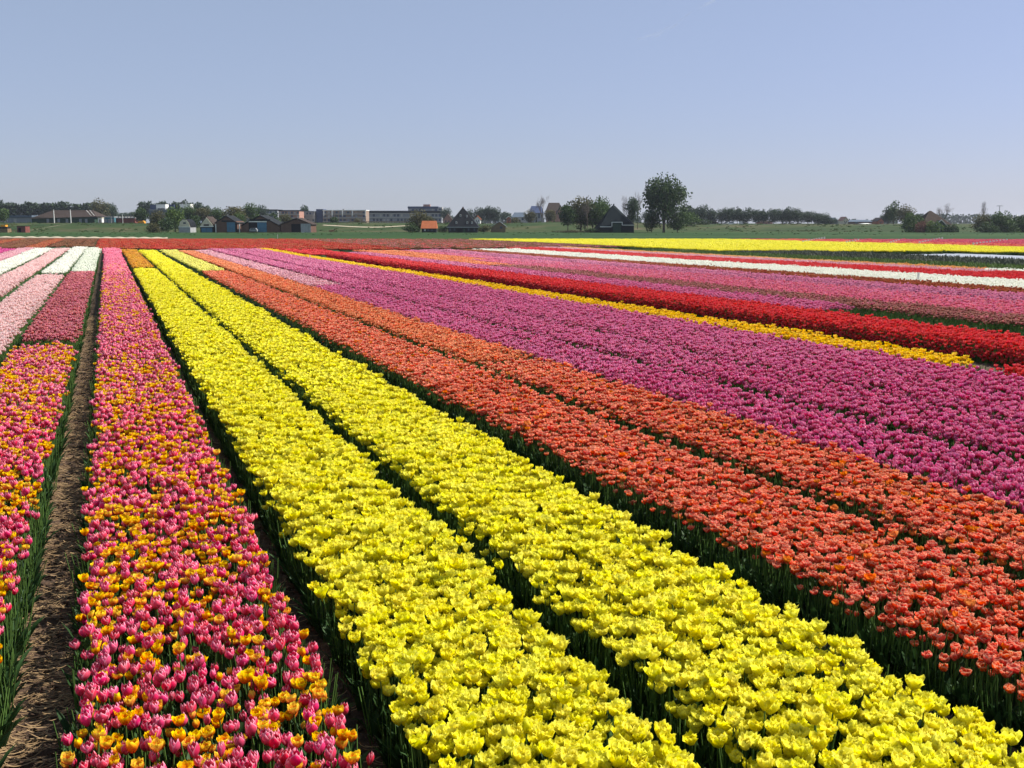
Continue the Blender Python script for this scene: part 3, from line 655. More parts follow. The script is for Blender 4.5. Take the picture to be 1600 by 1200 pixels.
def clod_src(v):
    def f():
        g = G(); rd = random.Random(v+5); V = [rnd_unit(rd) for _ in range(1)]
        V = [np.array(q)*rd.uniform(.6, 1.2)*np.array([1, 1, .6]) for q in ((1, 0, 0), (-1, 0, 0), (0, 1, 0), (0, -1, 0), (0, 0, 1), (0, 0, -1), )]
        g.add([q*.016 for q in V], [(0, 2, 4), (2, 1, 4), (1, 3, 4), (3, 0, 4), (2, 0, 5), (1, 2, 5), (3, 1, 5), (0, 3, 5)]); return g
    return f
X = []; Yy = []
for (a, b, y1, amp) in GAPS:
    n = int((y1-2.6)*(kx(b)-kx(a)+.1)*170); X.append(rng.uniform(kx(a)-.05, kx(b)+.05, n)); Yy.append(2.6 + (y1-2.6)*rng.uniform(0, 1, n)**1.5)
X = np.concatenate(X); Yy = np.concatenate(Yy); n = len(X)
scatter('soil_clods', [source(('clod', v), clod_src(v), [M['soil']], False) for v in range(4)], np.stack([X, Yy, rng.uniform(.03, .05, n)], 1), rng.uniform(0, 6, (n, 3)), rng.uniform(.4, 1.5, n), rng.integers(0, 4, n), 'small soil clods strewn along the bare furrows', 'soil')

# ------------------------------------------------------------------ crops and covers right of the stripes
def row_sheet(name, k0, k1, pfar, mat, zf, label, kind='structure', step=.9, nx=14, ynear=30):
    x0, x1 = kx(k0), kx(k1); y1 = ky((k0+k1)/2, pfar); ys = np.arange(ynear, y1, step); xs_ = np.linspace(x0, x1, nx)
    X, Yg = np.meshgrid(xs_, ys); Z = zf(X, Yg, (X-x0)/(x1-x0)); w_ = nx
    F = [(i*w_+j, i*w_+j+1, (i+1)*w_+j+1, (i+1)*w_+j) for i in range(len(ys)-1) for j in range(w_-1)]
    return tag(link(name, mesh(name, list(zip(X.ravel(), Yg.ravel(), Z.ravel())), F, mat, smooth=True)), label, kind=kind)
M['crop'] = plain('green_crop_leaves', (.05, .095, .02), .8, .45, 1.2, .05)
M['mulch'] = plain('dark_mulch', (.035, .04, .03), .95, .6, 1.5, .05)
M['film'] = plain('grey_plastic_film', (.40, .42, .45), .35, .15, .5, .02, .5)
row_sheet('green_crop', 19.75, 22.15, 389, M['crop'], lambda X, Y, u: .12 + .16*vnoise(X*2.2, Y*1.5, 4) + .04*np.sin(X*5), 'low green crop right of the apricot and white strips', 'stuff', .5, 40)
row_sheet('mulched_strip', 22.2, 26.4, 391, M['mulch'], lambda X, Y, u: .03 + .22*vnoise(X*2.5, Y*1.2, 14), 'dark mulched strip between green crop and grey film')
row_sheet('plastic_film', 26.5, 30.9, 393, M['film'], lambda X, Y, u: .10 + .10*np.abs(np.sin(X*2.4)) + .03*vnoise(X*3, Y, 9), 'grey plastic film laid over low ridges before the yellow field', 'structure', .8, 60)
def tufts_src(v):
    def f():
        g = G(); rd = random.Random(v)
        for i in range(9): leaf_shape(g, rd.uniform(.2, .4), rd.uniform(.02, .035), rd.uniform(0, 6.28), rd.uniform(.2, .6), rd.uniform(0, .4), 3, 0)
        return g
    return f
def tuft_field(name, k0, k1, n, pfar, mat, label, y0=35):
    x0, x1 = kx(k0), kx(k1); X = rng.uniform(x0, x1, n); Yy = rng.uniform(y0, ky((k0+k1)/2, pfar), n); px, py, dep = project(X, Yy, X*0); ok = (px > -100) & (px < 1740)
    X, Yy = X[ok], Yy[ok]; n = len(X)
    scatter(name, [source((name, v), tufts_src(v), [mat]) for v in range(3)], np.stack([X, Yy, X*0+.08], 1), np.stack([X*0, X*0, rng.uniform(0, 6, n)], 1), rng.uniform(.7, 1.4, n), rng.integers(0, 3, n), label, 'crop')
M['cropleaf'] = leaf_mat('crop_leaf', (.05, .10, .02), (.11, .17, .04), .3)
M['mulchleaf'] = leaf_mat('dark_crop_leaf', (.03, .05, .03), (.10, .11, .08), .2)
tuft_field('crop_leaves', 19.8, 22.1, 14000, 389, M['cropleaf'], 'leaf tufts of the low green crop at right')
tuft_field('sparse_plants', 22.3, 26.4, 9000, 391, M['mulchleaf'], 'sparse dark plants on the mulched strip at right')
# pale sandy edge at the head of the far beds, left
M['sand'] = plain('pale_sand', (.42, .36, .27), .95, .2, .8, .03)
V = []; F = []; xs = np.linspace(-400, 262, 260); n = len(xs)
for i, pz in enumerate((0, .16, .18, .02)):
    for p in xs:
        hump = abs(math.sin(p*.16)) ; D = Dof(near_edge(p)) - 5 + i*1.7; x, y = place(p, D, 0); V.append((x, y, .04 + pz*(.5+hump*.9)))
for i in range(3):
    for j in range(n-1): q = i*n+j; F.append((q, q+1, q+n+1, q+n))
tag(link('sandy_headland', mesh('sandy_headland', V, F, M['sand'], smooth=True)), 'pale sandy ridge along the far end of the beds at left', kind='structure')
def ribbon(name, pts, mat, label, lift=.06):       # pts: (px, D, half width m)
    V = []; F = []
    for i, (p, D, hw) in enumerate(pts):
        x, y = place(p, D); z = ground(p, D) + lift
        V += [(x - FW[0]*hw*2, y - FW[1]*hw*2, ground(p, D-hw*2)+lift), (x + FW[0]*hw*2, y + FW[1]*hw*2, ground(p, D+hw*2)+lift)]
        if i: F.append((2*i-2, 2*i, 2*i+1, 2*i-1))
    return tag(link(name, mesh(name, V, F, mat, smooth=True)), label, kind='structure')
ribbon('sandy_track', [(p, D, .8 + 1.2*(p < 75)) for p, D in zip(np.linspace(40, 112, 14), np.linspace(350, 385, 14))], M['sand'], 'pale sandy track climbing the bank at left')
ribbon('farm_track', [(p, 372 + 6*math.sin(p*.03), .7) for p in np.linspace(505, 640, 20)], M['sand'], 'thin pale track along the green bank')

# ------------------------------------------------------------------ trees
def canopy_mat(name, c1, c2, tr=.25):
    m, N, L, b, o = newmat(name)
    at = N.new('ShaderNodeAttribute'); at.attribute_name = 'pt'; sx = N.new('ShaderNodeSeparateXYZ'); L(at.outputs['Vector'], sx.inputs[0])
    r = ramp(N, [(.1, c1), (.9, c2)]); L(sx.outputs[0], r.inputs[0]); L(r.outputs[0], b.inputs['Base Color']); b.inputs['Roughness'].default_value = .7; b.inputs['Specular IOR Level'].default_value = .25
    t = N.new('ShaderNodeBsdfTranslucent'); L(r.outputs[0], t.inputs[0]); ms = N.new('ShaderNodeMixShader'); ms.inputs[0].default_value = tr
    L(b.outputs[0], ms.inputs[1]); L(t.outputs[0], ms.inputs[2]); L(ms.outputs[0], o.inputs[0]); return m
M['fol_dark'] = canopy_mat('foliage_dark_green', (.022, .05, .016), (.06, .10, .028))
M['fol_mid'] = canopy_mat('foliage_mid_green', (.035, .07, .018), (.085, .14, .035))
M['fol_olive'] = canopy_mat('foliage_olive_brown', (.06, .065, .025), (.13, .12, .05))
M['fol_fresh'] = canopy_mat('foliage_fresh_green', (.05, .09, .02), (.13, .20, .04))
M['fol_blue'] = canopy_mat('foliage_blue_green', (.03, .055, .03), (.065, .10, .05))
M['fol_rust'] = canopy_mat('foliage_rusty', (.10, .045, .03), (.20, .09, .06))
M['bark'] = plain('grey_brown_bark', (.11, .085, .065), .95, .3, 2, .02)
M['twig'] = plain('bare_twigs', (.16, .13, .11), .95, .25, 2)
def leafy(seed, H=10., Wd=8., trunk=.25, clumps=16, per=34, leaf=.42, shape='round', tw=.03):
    rd = random.Random(seed); g = G(); t = G()
    zc0, zc1 = H*trunk, H; cz = (zc0+zc1)/2; hz = (zc1-zc0)/2
    t.tube([(0, 0, -.4), (rd.uniform(-.1, .1), 0, H*trunk*.7), (rd.uniform(-.3, .3), rd.uniform(-.3, .3), H*.62), (rd.uniform(-.4, .4), 0, H*.85)], [H*tw, H*tw*.8, H*tw*.5, H*tw*.12], 7)
    for c in range(clumps):
        for _ in range(30):
            d = rnd_unit(rd) * (rd.uniform(.35, .80))
            if shape == 'column' : break
            if shape == 'round': break
            if shape == 'dome' and d[2] > -.5: break
            if shape == 'cone' and abs(d[0]) + abs(d[1]) < (1-d[2])*.6: break
        cx, cy, cc = d[0]*Wd/2, d[1]*Wd/2, cz + d[2]*hz
        rc = rd.uniform(.24, .40)*Wd*(1 if shape != 'column' else .8); rz = rc*rd.uniform(.6, .95)*(1 if shape != 'column' else 1.8); tone = rd.uniform(.05, .95)
        a0 = np.array([0, 0, H*rd.uniform(trunk*.8, .6)]); t.tube([a0, (a0+np.array([cx, cy, cc]))/2 + [0, 0, -.05*H], (cx, cy, cc)], [H*tw*.4, H*tw*.22, H*tw*.06], 4, cap=False)
        for l in range(per):
            dd = rnd_unit(rd); q = rd.uniform(.45, 1.08)**.6; p = np.array([cx + dd[0]*rc*q, cy + dd[1]*rc*q, cc + dd[2]*rz*q])
            if p[2] < zc0*.75: p[2] = zc0*.75 + rd.uniform(0, .1)*H
            u = rnd_unit(rd); v = np.cross(u, rnd_unit(rd)); v /= np.linalg.norm(v)+1e-6; s = leaf*1.55*rd.uniform(.6, 1.3)
            tn = min(1, max(0, tone + rd.uniform(-.3, .3)))
            g.add([p-u*s*.5, p+v*s*.35, p+u*s*.5, p-v*s*.35], [(0, 1, 2, 3)], [(tn, 0, 0)]*4)
    return t, g
def bare(seed, H=10., Wd=6., levels=5, up=.6):
    rd = random.Random(seed); t = G(); g = G()
    def grow(p, d, L_, r, lv):
        q = p + d*L_*.5 + rnd_unit(rd)*L_*.05; e = p + d*L_; (t if lv < 2 else g).tube([p, q, e], [r, r*.8, r*.6], 5 if lv < 2 else 3, cap=False)
        if lv >= levels: return
        for i in range(3 if lv else 5):
            nd = d*.8 + rnd_unit(rd)*(.55 + .12*lv); nd[2] += .25*up; nd /= np.linalg.norm(nd)
            grow(e if i < 2 else q + (e-q)*rd.uniform(0, .9), nd, L_*rd.uniform(.6, .82), max(r*.55, .022), lv+1)
    grow(np.array([0, 0, -.3]), np.array([0., 0, 1.]), H*.3, H*.022, 0)
    for s_ in (t, g):
        V = np.array(s_.V); V[:, 0] *= 1; s_.V = [tuple(v) for v in V]
    zz = max(v[2] for v in g.V); xx = max(abs(v[0]) for v in g.V)
    for s_ in (t, g): s_.V = [(v[0]*Wd/2/xx, v[1]*Wd/2/xx, v[2]*H/zz) for v in s_.V]
    return t, g
PROTO = {}
def proto(key):
    if key in PROTO: return PROTO[key]
    kind, v = key
    if kind == 'oak': t, g = leafy(v+1, 10, 9, .12, 24, 95, .55, 'round')
    elif kind == 'big': t, g = leafy(v+31, 10, 7.8, .14, 40, 150, .32, 'round', .032)
    elif kind == 'poplar': t, g = leafy(v+61, 10, 4.6, .06, 18, 70, .5, 'column')
    elif kind == 'bush': t, g = leafy(v+91, 10, 12, .04, 16, 60, .8, 'dome', .02)
    elif kind == 'cone': t, g = leafy(v+121, 10, 6, .05, 22, 60, .45, 'cone')
    elif kind == 'hazy': t, g = leafy(v+151, 10, 8, .07, 28, 85, .42, 'round', .02)
    elif kind == 'bare': t, g = bare(v+5, 10, 8)
    elif kind == 'barecol': t, g = bare(v+25, 10, 3.4, up=1.4)
    PROTO[key] = (t, g, {}); return PROTO[key]
WID = dict(oak=9, big=7.8, poplar=4.6, bush=12, cone=6, hazy=8, bare=8, barecol=3.4)
def tree(px, D, base, top, wpx, kind, mat, label, cat='tree', group=None, v=None, name=None):
    v = random.randint(0, 2) if v is None else v
    t, g, cache = proto((kind, v)); S = D*cp/FX; H = (base-top)*S; W_ = wpx*S
    if mat not in cache:
        cache[mat] = (t.me('trunk', [M['bark']]), g.me('crown', [M['twig'] if kind.startswith('bare') else M[mat]]))
    z = zat(base, D); x, y = place(px, D, z)
    e = link(name or ('bush' if kind == 'bush' else 'tree'), None, loc=(x, y, z)); e.rotation_euler = (0, 0, random.uniform(0, 6.28)); e.scale = (W_/WID[kind], W_/WID[kind], H/10)
    tag(e, label, cat, group); link('trunk', cache[mat][0], e); link('branches' if kind.startswith('bare') else 'crown', cache[mat][1], e); return e

# ------------------------------------------------------------------ buildings
for nm, c, r_ in (('brick', (.13, .075, .055), .9), ('brickpink', (.40, .22, .17), .9), ('brickpale', (.30, .22, .17), .9), ('darkwood', (.022, .025, .027), .8), ('tarblack', (.010, .016, .018), .8), ('whitepaint', (.78, .77, .72), .6),
                  ('cream', (.62, .56, .42), .7), ('greysheet', (.34, .35, .36), .6), ('bluedoor', (.07, .17, .26), .6), ('slate', (.014, .016, .019), .7), ('browntile', (.058, .044, .038), .85), ('orangetile', (.36, .115, .05), .85), ('thatch', (.07, .052, .042), .95),
                  ('void', (.012, .012, .014), .9), ('greywall', (.26, .27, .29), .8), ('bluegrey', (.10, .13, .17), .7), ('navy', (.06, .08, .15), .7), ('palewall', (.42, .40, .37), .8), ('green', (.03, .06, .04), .7), ('teal', (.08, .20, .24), .6), ('orange', (.75, .32, .04), .6), ('wood', (.22, .15, .09), .9), ('redbrown', (.20, .07, .06), .9)):
    M[nm] = plain('surface_' + nm, c, r_, .14, 1.3, .01)
m_, N_, L_, b_, o_ = newmat('window_glass'); b_.inputs['Base Color'].default_value = (.05, .07, .10, 1); b_.inputs['Roughness'].default_value = .12; M['glass'] = m_
class Bld:
    def __init__(s, name, px, D, base, label, cat, group=None):
        s.px, s.D, s.base = px, D, base; s.S = D*cp/FX; z = zat(base, D); x, y = place(px, D, z)
        s.o = link(name, None, loc=(x, y, z)); s.o.rotation_euler = (0, 0, -YAW - math.atan((px-800)/FX)*.0); tag(s.o, label, cat, group)
    def X(s, px): return (px - s.px)*s.S
    def Z(s, py): return (s.base - py)*s.S
    def box(s, part, p0, p1, yt, yb, d0, d1, mat, parent=None):
        g = G(); g.box(s.X(p0), s.X(p1), d0, d1, s.Z(yb), s.Z(yt)); return g.ob(part, M[mat], parent or s.o)
    def poly(s, part, prof, d0, d1, mat):
        g = G(); g.prism([(s.X(a), s.Z(b)) for a, b in prof], d0, d1); return g.ob(part, M[mat], s.o)
    def roof(s, p0, pr, p1, ye, yr, d0, d1, mat, th=.18, over=.3):     # gable towards the viewer, two slabs
        g = G()
        for a, sg in ((p0, -1), (p1, 1)):
            xa, za, xr, zr = s.X(a) + sg*over, s.Z(ye) - over*.5, s.X(pr), s.Z(yr)
            g.prism([(xa, za), (xr, zr), (xr, zr+th*1.3), (xa, za+th)] if sg < 0 else [(xr, zr), (xa, za), (xa, za+th), (xr, zr+th*1.3)], d0, d1)
        return g.ob('roof', M[mat], s.o)
    def pyramid(s, p0, p1, ye, apex, d0, d1, mat, ridge=0):
        g = G(); x0, x1, z0 = s.X(p0), s.X(p1), s.Z(ye); ax, az = s.X(apex[0]), s.Z(apex[1]); dm = (d0+d1)/2
        g.add([(x0, d0, z0), (x1, d0, z0), (x1, d1, z0), (x0, d1, z0), (ax-ridge, dm, az), (ax+ridge, dm, az), (x0, d0, z0-.15), (x1, d0, z0-.15), (x1, d1, z0-.15), (x0, d1, z0-.15)],
              [(0, 1, 5, 4), (1, 2, 5), (2, 3, 4, 5), (3, 0, 4), (6, 7, 1, 0), (7, 8, 2, 1), (8, 9, 3, 2), (9, 6, 0, 3), (9, 8, 7, 6)]); return g.ob('roof', M[mat], s.o)
DS = 322
# 1 white gambrel hut
b = Bld('hut', 288.5, DS, 363, 'small pale grey hut with rounded gambrel gable, leftmost of the barns', 'hut')
b.poly('wall', [(279.5, 366), (297.5, 366), (297.5, 355), (279.5, 355)], 0, 6, 'greysheet'); b.poly('gable', [(279.5, 354.9), (297.5, 354.9), (295.6, 348), (291.5, 343.6), (286.5, 343.2), (282, 347)], .0, .12, 'cream')
b.poly('roof', [(279, 355), (298, 355), (296, 347.5), (291.8, 342.9), (286.2, 342.5), (281.5, 346.5)], .16, 6.2, 'slate'); b.box('sill', 279, 298, 354.2, 355.2, -.08, -.01, 'whitepaint'); b.box('window', 287, 291, 347.5, 350, -.05, -.005, 'glass')
# 2 cream gable hut
b = Bld('hut', 323, DS, 363, 'cream gabled hut with blue doors, second of the barns from left', 'hut')
b.poly('wall', [(313, 366), (334, 366), (334, 354), (313, 354)], 0, 7, 'darkwood'); b.poly('gable', [(313, 354), (334, 354), (331, 349), (323.5, 340), (316, 349)], 0, .2, 'cream'); b.poly('roof', [(311, 355), (336, 355), (332, 348), (323.5, 338.4), (315, 348)], .25, 7.3, 'browntile')
b.box('dormer', 319, 327, 350.5, 353, -.2, -.02, 'browntile'); b.box('beam', 313, 334, 353.2, 354.6, -.1, -.01, 'whitepaint'); b.box('door', 315, 323, 356, 363, -.08, -.02, 'bluedoor'); b.box('door', 323.4, 332, 356, 363, -.08, -.02, 'bluedoor')
# 3
b = Bld('barn', 354, DS, 363, 'dark gabled barn with one blue sliding door and white posts', 'barn')
b.poly('wall', [(337, 366), (371, 366), (371, 347), (354, 339), (337, 349)], 0, 9, 'brick'); b.roof(337, 354, 371, 348.5, 338, -.3, 9.3, 'darkwood'); b.box('door', 355, 368, 347.5, 362.5, -.12, -.03, 'bluedoor'); b.box('opening', 368.5, 371, 349, 362.5, -.05, -.01, 'void'); b.box('gable_board', 347, 366, 344.5, 347, -.1, -.01, 'darkwood')
for q in (337.5, 374.5): b.box('post', q, q+1.2, 350, 363, -.5, -.3, 'whitepaint')
# 4
b = Bld('barn', 407, DS, 363, 'widest brick barn with white beam over an open bay and blue door', 'barn')
b.poly('wall', [(377, 366), (438, 366), (438, 354), (407, 338.5), (377, 354)], 0, 11, 'brick'); b.roof(377, 407, 438, 353, 337.5, -.3, 11.3, 'darkwood'); b.box('beam', 388, 417.5, 345.8, 347.3, -.15, -.02, 'whitepaint'); b.box('opening', 389, 402.3, 347.4, 362.8, -.06, -.01, 'void'); b.box('door', 402.6, 417, 347.6, 362.8, -.12, -.03, 'bluedoor'); b.box('gable_board', 391, 423, 342.6, 345.5, -.08, -.01, 'darkwood')
g = G(); g.prism([(-1.6, .3), (1.6, .3), (1.6, .9), (1.0, 1.45), (-1.0, 1.45), (-1.5, .9)], 0, 1.6); zc = zat(363, DS-2); cx_, cy_ = place(395.5, DS-2.2, zc); car = link('parked_van', None, loc=(cx_, cy_, zc)); car.rotation_euler = (0, 0, -YAW); g.ob('body', M['greywall'], car); g = G(); g.box(-1.0, 1.0, -.03, -.005, .95, 1.35); g.ob('windscreen', M['glass'], car)
for q in (-1.1, 1.1): g = G(); g.tube([(q, -.05, .32), (q, .2, .32)], [.32, .32], 10); g.ob('wheel', M['void'], car)
car.scale = (.75, .9, .9); tag(car, 'grey van standing in the open bay of the widest brick barn', 'van')
# 5
b = Bld('barn', 462, DS, 364, 'brown gabled barn with black opening and grey sliding door, rightmost of the barns', 'barn')
b.poly('wall', [(439, 367), (486, 367), (486, 350.5), (464, 342.8), (439, 351.5)], 0, 9, 'brick'); b.roof(439, 464, 486.5, 350.5, 341.6, -.3, 9.3, 'browntile'); b.box('opening', 455.5, 470, 350, 363.6, -.05, -.01, 'void'); b.box('door', 470.5, 486, 349.7, 363.6, -.15, -.06, 'greysheet'); b.box('threshold', 447, 478, 363.3, 364, -1, -.1, 'whitepaint')
for q in (474, 478, 482): b.box('rib', q, q+.35, 350, 363.4, -.2, -.155, 'greywall')
# stolp farmhouse with dark pyramid roof
b = Bld('farmhouse', 723, 318, 364.5, 'thatched farmhouse with tall dark pyramid roof and small white roof windows', 'farmhouse')
b.box('wall', 700.5, 745.5, 354.6, 367, 0, 9.3, 'darkwood'); b.pyramid(697.5, 748.5, 355, (722.5, 325), -.5, 9.8, 'slate', .25); b.box('chimney', 721.7, 723.6, 323.2, 327, 4.4, 4.9, 'brick'); b.box('fascia', 698, 748, 354.7, 355.8, -.62, -.52, 'greysheet')
for px_, py_, q in ((719, 337, 0), (729, 338, 0), (713, 348, 1), (730, 348, 1), (737.5, 348, 1)):
    dep_ = -.5 + 5.15*(355-py_)/30 ; f = b.box('roof_window', px_-1.1, px_+1.1, py_-1.6, py_+1.6, dep_-.35, dep_+.5, 'whitepaint'); b.box('pane', px_-.7, px_+.7, py_-1.1, py_+1.1, dep_-.37, dep_-.355, 'glass', f)
for q in (702, 709, 731, 740): b.box('window', q, q+2.6, 357, 360.5, -.05, -.01, 'glass')
b.box('door', 715, 722, 357, 364, -.05, -.01, 'void'); b.box('door', 724, 727, 357, 364, -.05, -.01, 'green')
# orange roofed hut left of it
b = Bld('cottage', 670, 325, 362.5, 'little cottage with bright orange tiled roof beside bushes', 'cottage')
b.box('wall', 659, 681.5, 356, 366, 0, 5, 'darkwood'); g = G(); S_ = b.S
g.add([(b.X(657.5), -.4, b.Z(357)), (b.X(682.5), -.4, b.Z(357)), (b.X(681.5), 2.5, b.Z(345.2)), (b.X(658.5), 2.5, b.Z(345.2)), (b.X(657.5), 5.4, b.Z(357)), (b.X(682.5), 5.4, b.Z(357))], [(0, 1, 2, 3), (2, 5, 4, 3), (0, 3, 4), (1, 5, 2), (0, 4, 5, 1)]); g.ob('roof', M['orangetile'], b.o)
for q in (663, 668, 674): b.box('window', q, q+2.2, 358, 361, -.05, -.01, 'whitepaint' if q == 663 else 'glass')
# half hidden hut right of it
b = Bld('hut', 777, 330, 363, 'weathered wooden hut half hidden right of the pyramid farmhouse', 'hut')
b.poly('wall', [(767, 366), (790, 366), (790, 353), (780, 347), (767, 356)], 0, 6, 'wood'); b.roof(766, 780, 791, 354.5, 346.6, -.3, 6.3, 'greysheet'); b.box('window', 781, 785, 354, 357, -.05, -.01, 'glass')
# big black barn
b = Bld('black_barn', 961, 318, 363.5, 'big tarred black barn with white trimmed door beside the tall tree', 'barn')
b.box('wall', 937, 990.5, 352.5, 367, 0, 12, 'tarblack')
g = G(); P = lambda a, c, d: (b.X(a), d, b.Z(c)); g.add([P(930, 361, -.4), P(937, 354.6, -.45), P(991.5, 351.8, -.45), P(958.5, 321.3, 5.6), P(963.5, 321.3, 6.4), P(991.5, 351.8, 12.4), P(937, 354.6, 12.4), P(930, 361, 12.4), P(981, 345, -.2)],
 [(0, 1, 3), (1, 2, 8, 3), (8, 4, 3), (2, 5, 4, 8), (5, 6, 3, 4), (6, 7, 3), (7, 0, 3), (0, 7, 6, 1), (1, 6, 5, 2)]); g.ob('roof', M['tarblack'], b.o)
b.box('wall_extension', 931.5, 937, 360.5, 367, 0, 12, 'tarblack'); b.box('porch', 955.5, 971.5, 347.6, 366, -.8, 3.5, 'tarblack'); d_ = b.box('door', 957, 970, 349.5, 363.3, -.86, -.81, 'green'); b.box('hinge_rail', 957, 970, 355.8, 356.3, -.9, -.865, 'darkwood', d_)
b.box('trim', 955, 972, 346.9, 347.9, -.95, -.82, 'whitepaint'); b.box('trim', 955, 956, 348, 354, -.95, -.82, 'whitepaint'); b.box('trim', 971, 972, 348, 352, -.95, -.82, 'whitepaint'); b.box('trim', 937, 954.9, 354, 355, -.6, -.47, 'whitepaint'); b.box('trim', 972.1, 990, 351.4, 352.3, -.6, -.47, 'whitepaint')
b.box('chimney', 960.2, 962.2, 318.6, 322.5, 5.8, 6.3, 'darkwood')
# thatched house at right
b = Bld('farmhouse', 1465, 330, 366, 'brown thatched farmhouse with white gable trim among bushes at right', 'farmhouse')
b.box('wall', 1440, 1493, 355, 369, 0, 10, 'tarblack'); b.pyramid(1436, 1494, 356, (1461, 329.5), -.5, 10.5, 'thatch', .3); b.poly('gable', [(1458, 366), (1476, 366), (1476, 353), (1467, 344.5), (1458, 353)], -1.2, 3, 'green')
g = G()
for a, c in (((1457, 354), (1467, 344)), ((1467, 344), (1477.5, 354.5))): g.prism([(b.X(a[0]), b.Z(a[1])), (b.X(c[0]), b.Z(c[1])), (b.X(c[0]), b.Z(c[1]-1)), (b.X(a[0]), b.Z(a[1]-1))], -1.4, -1.22)
g.ob('trim', M['whitepaint'], b.o); b.box('window', 1464, 1469, 354, 358, -1.25, -1.21, 'glass'); b.box('annex', 1480, 1497, 357, 369, -.6, 4, 'green')
for q in (1483, 1489): b.box('window', q, q+3, 359, 362, -.66, -.61, 'whitepaint')
b.box('chimney', 1432.5, 1435, 346, 352, 3, 3.5, 'whitepaint')
# left side: long barn with brown roof
b = Bld('long_barn', 100, 430, 348.8, 'long low dark barn with brown roof behind two white masts', 'barn')
b.box('wall', 50, 148, 339.5, 351, 0, 12, 'green'); g = G(); P = lambda a, c, d: (b.X(a), d, b.Z(c)); g.add([P(48, 341.5, -.5), P(152, 338.5, -.5), P(139, 328.5, 5), P(76, 328.5, 5), P(48, 341.5, 12), P(152, 338.5, 12)], [(0, 1, 2, 3), (2, 5, 4, 3), (0, 3, 4), (1, 5, 2), (0, 4, 5, 1)]); g.ob('roof', M['browntile'], b.o)
for q in (73, 90, 103, 124, 133): b.box('window', q, q+4, 342, 348, -.06, -.01, 'greywall')
g = G()
for a, c in ((137, 329), (142, 329)): g.prism([(b.X(a), b.Z(c)), (b.X(a+7), b.Z(c+8)), (b.X(a+7.6), b.Z(c+8)), (b.X(a+.7), b.Z(c))], -.8, -.6)
g.ob('barge_board', M['whitepaint'], b.o)
def pole(px, D, base, top, r, mat, name, label, cat, cross=None):
    S = D*cp/FX; z = zat(base, D); x, y = place(px, D, z); e = link(name, None, loc=(x, y, z)); e.rotation_euler = (0, 0, -YAW); tag(e, label, cat)
    h = (base-top)*S; g = G(); g.tube([(0, 0, -.3), (0, 0, h)], [r, r*.7], 8); g.ob('pole', M[mat], e)
    g = G(); c = cross or .25; g.box(-c, c, -.06, .06, h-.12, h+.05); g.ob('crossbar' if cross else 'cap', M[mat], e); return e
pole(85, 424, 348.5, 328, .22, 'whitepaint', 'mast', 'white mast before the long barn, the left one', 'mast'); pole(111, 424, 348.5, 328, .22, 'whitepaint', 'mast', 'white mast before the long barn, the right one', 'mast'); pole(192, 424, 348.5, 335, .12, 'whitepaint', 'mast', 'short white mast beside the dark red shed', 'mast')
pole(174, 424, 348.5, 338, .12, 'palewall', 'mast', 'short pale mast before the teal shed', 'mast')
b = Bld('low_shed', 32, 440, 348.5, 'blue grey shed with flat roof at the far left', 'shed'); b.box('wall', 12, 50, 340, 350, 0, 10, 'greywall'); b.box('roof', 11, 51, 336.5, 339.8, -.5, 10.5, 'bluegrey'); b.box('door', 22, 26, 342, 348, -.05, -.01, 'palewall')
b = Bld('kiosk', 156, 420, 349, 'tiny white kiosk with pale door right of the long barn', 'kiosk'); b.box('wall', 153.5, 159.5, 341, 350, 0, 2, 'whitepaint'); b.box('roof', 153, 160, 340, 341, -.2, 2.2, 'cream'); b.box('door', 155.5, 157.5, 343, 349, -.05, -.01, 'wood')
b = Bld('container_shed', 170, 426, 348.8, 'teal blue shed between the kiosk and the dark red one', 'shed'); b.box('wall', 161, 179, 340, 350, 0, 4, 'teal'); b.box('roof', 160.5, 179.5, 338.5, 339.9, -.3, 4.3, 'greysheet')
for q in (163, 168.5, 174): b.box('door', q, q+4, 342, 348.5, -.06, -.01, 'greywall')
b = Bld('red_shed', 196, 428, 348.8, 'dark red low shed with pale bales on its roof', 'shed'); b.box('wall', 181, 211, 341, 350, 0, 4, 'redbrown'); b.box('roof', 180.5, 211.5, 340, 341, -.3, 4.3, 'greysheet')
for i, q in enumerate((184, 188.5, 193.5, 198, 203, 207)): b.box('bale', q, q+3, 338.7, 340, .2, 1.4, 'palewall')
b = Bld('farm_trailer', 220, 400, 349.8, 'small orange farm trailer parked on the bank at left', 'trailer'); b.poly('body', [(214.5, 349), (225.5, 349), (225.5, 346.5), (223, 345), (217, 345.2)], 0, 1.8, 'orange')
for q in (217, 223): g = G(); g.tube([(b.X(q), -.1, .3), (b.X(q), .1, .3)], [.32, .32], 8); g.ob('wheel', M['void'], b.o)
b = Bld('crate_stack', 6, 322, 363, 'dark wooden crate stack with orange load at the left edge', 'crates'); b.box('crate', -4, 12, 357.3, 364, 0, 2.4, 'wood'); b.box('crate', -3, 11.5, 354.5, 357.2, .1, 2.2, 'darkwood'); b.box('load', 1, 8.5, 351.5, 354.4, .3, 1.8, 'orange')
b = Bld('storage_box', 34, 322, 363, 'dark weathered storage container beside the sandy track', 'container'); b.box('body', 27, 40, 353.8, 365, 0, 3, 'redbrown'); b.box('lid', 26.6, 40.4, 353, 353.7, -.1, 3.1, 'darkwood'); b.box('door', 29, 33, 356, 363, -.05, -.01, 'void')
pole(250, 320, 365, 355, .22, 'palewall', 'post', 'short pale post standing at the bush left of the huts', 'post')
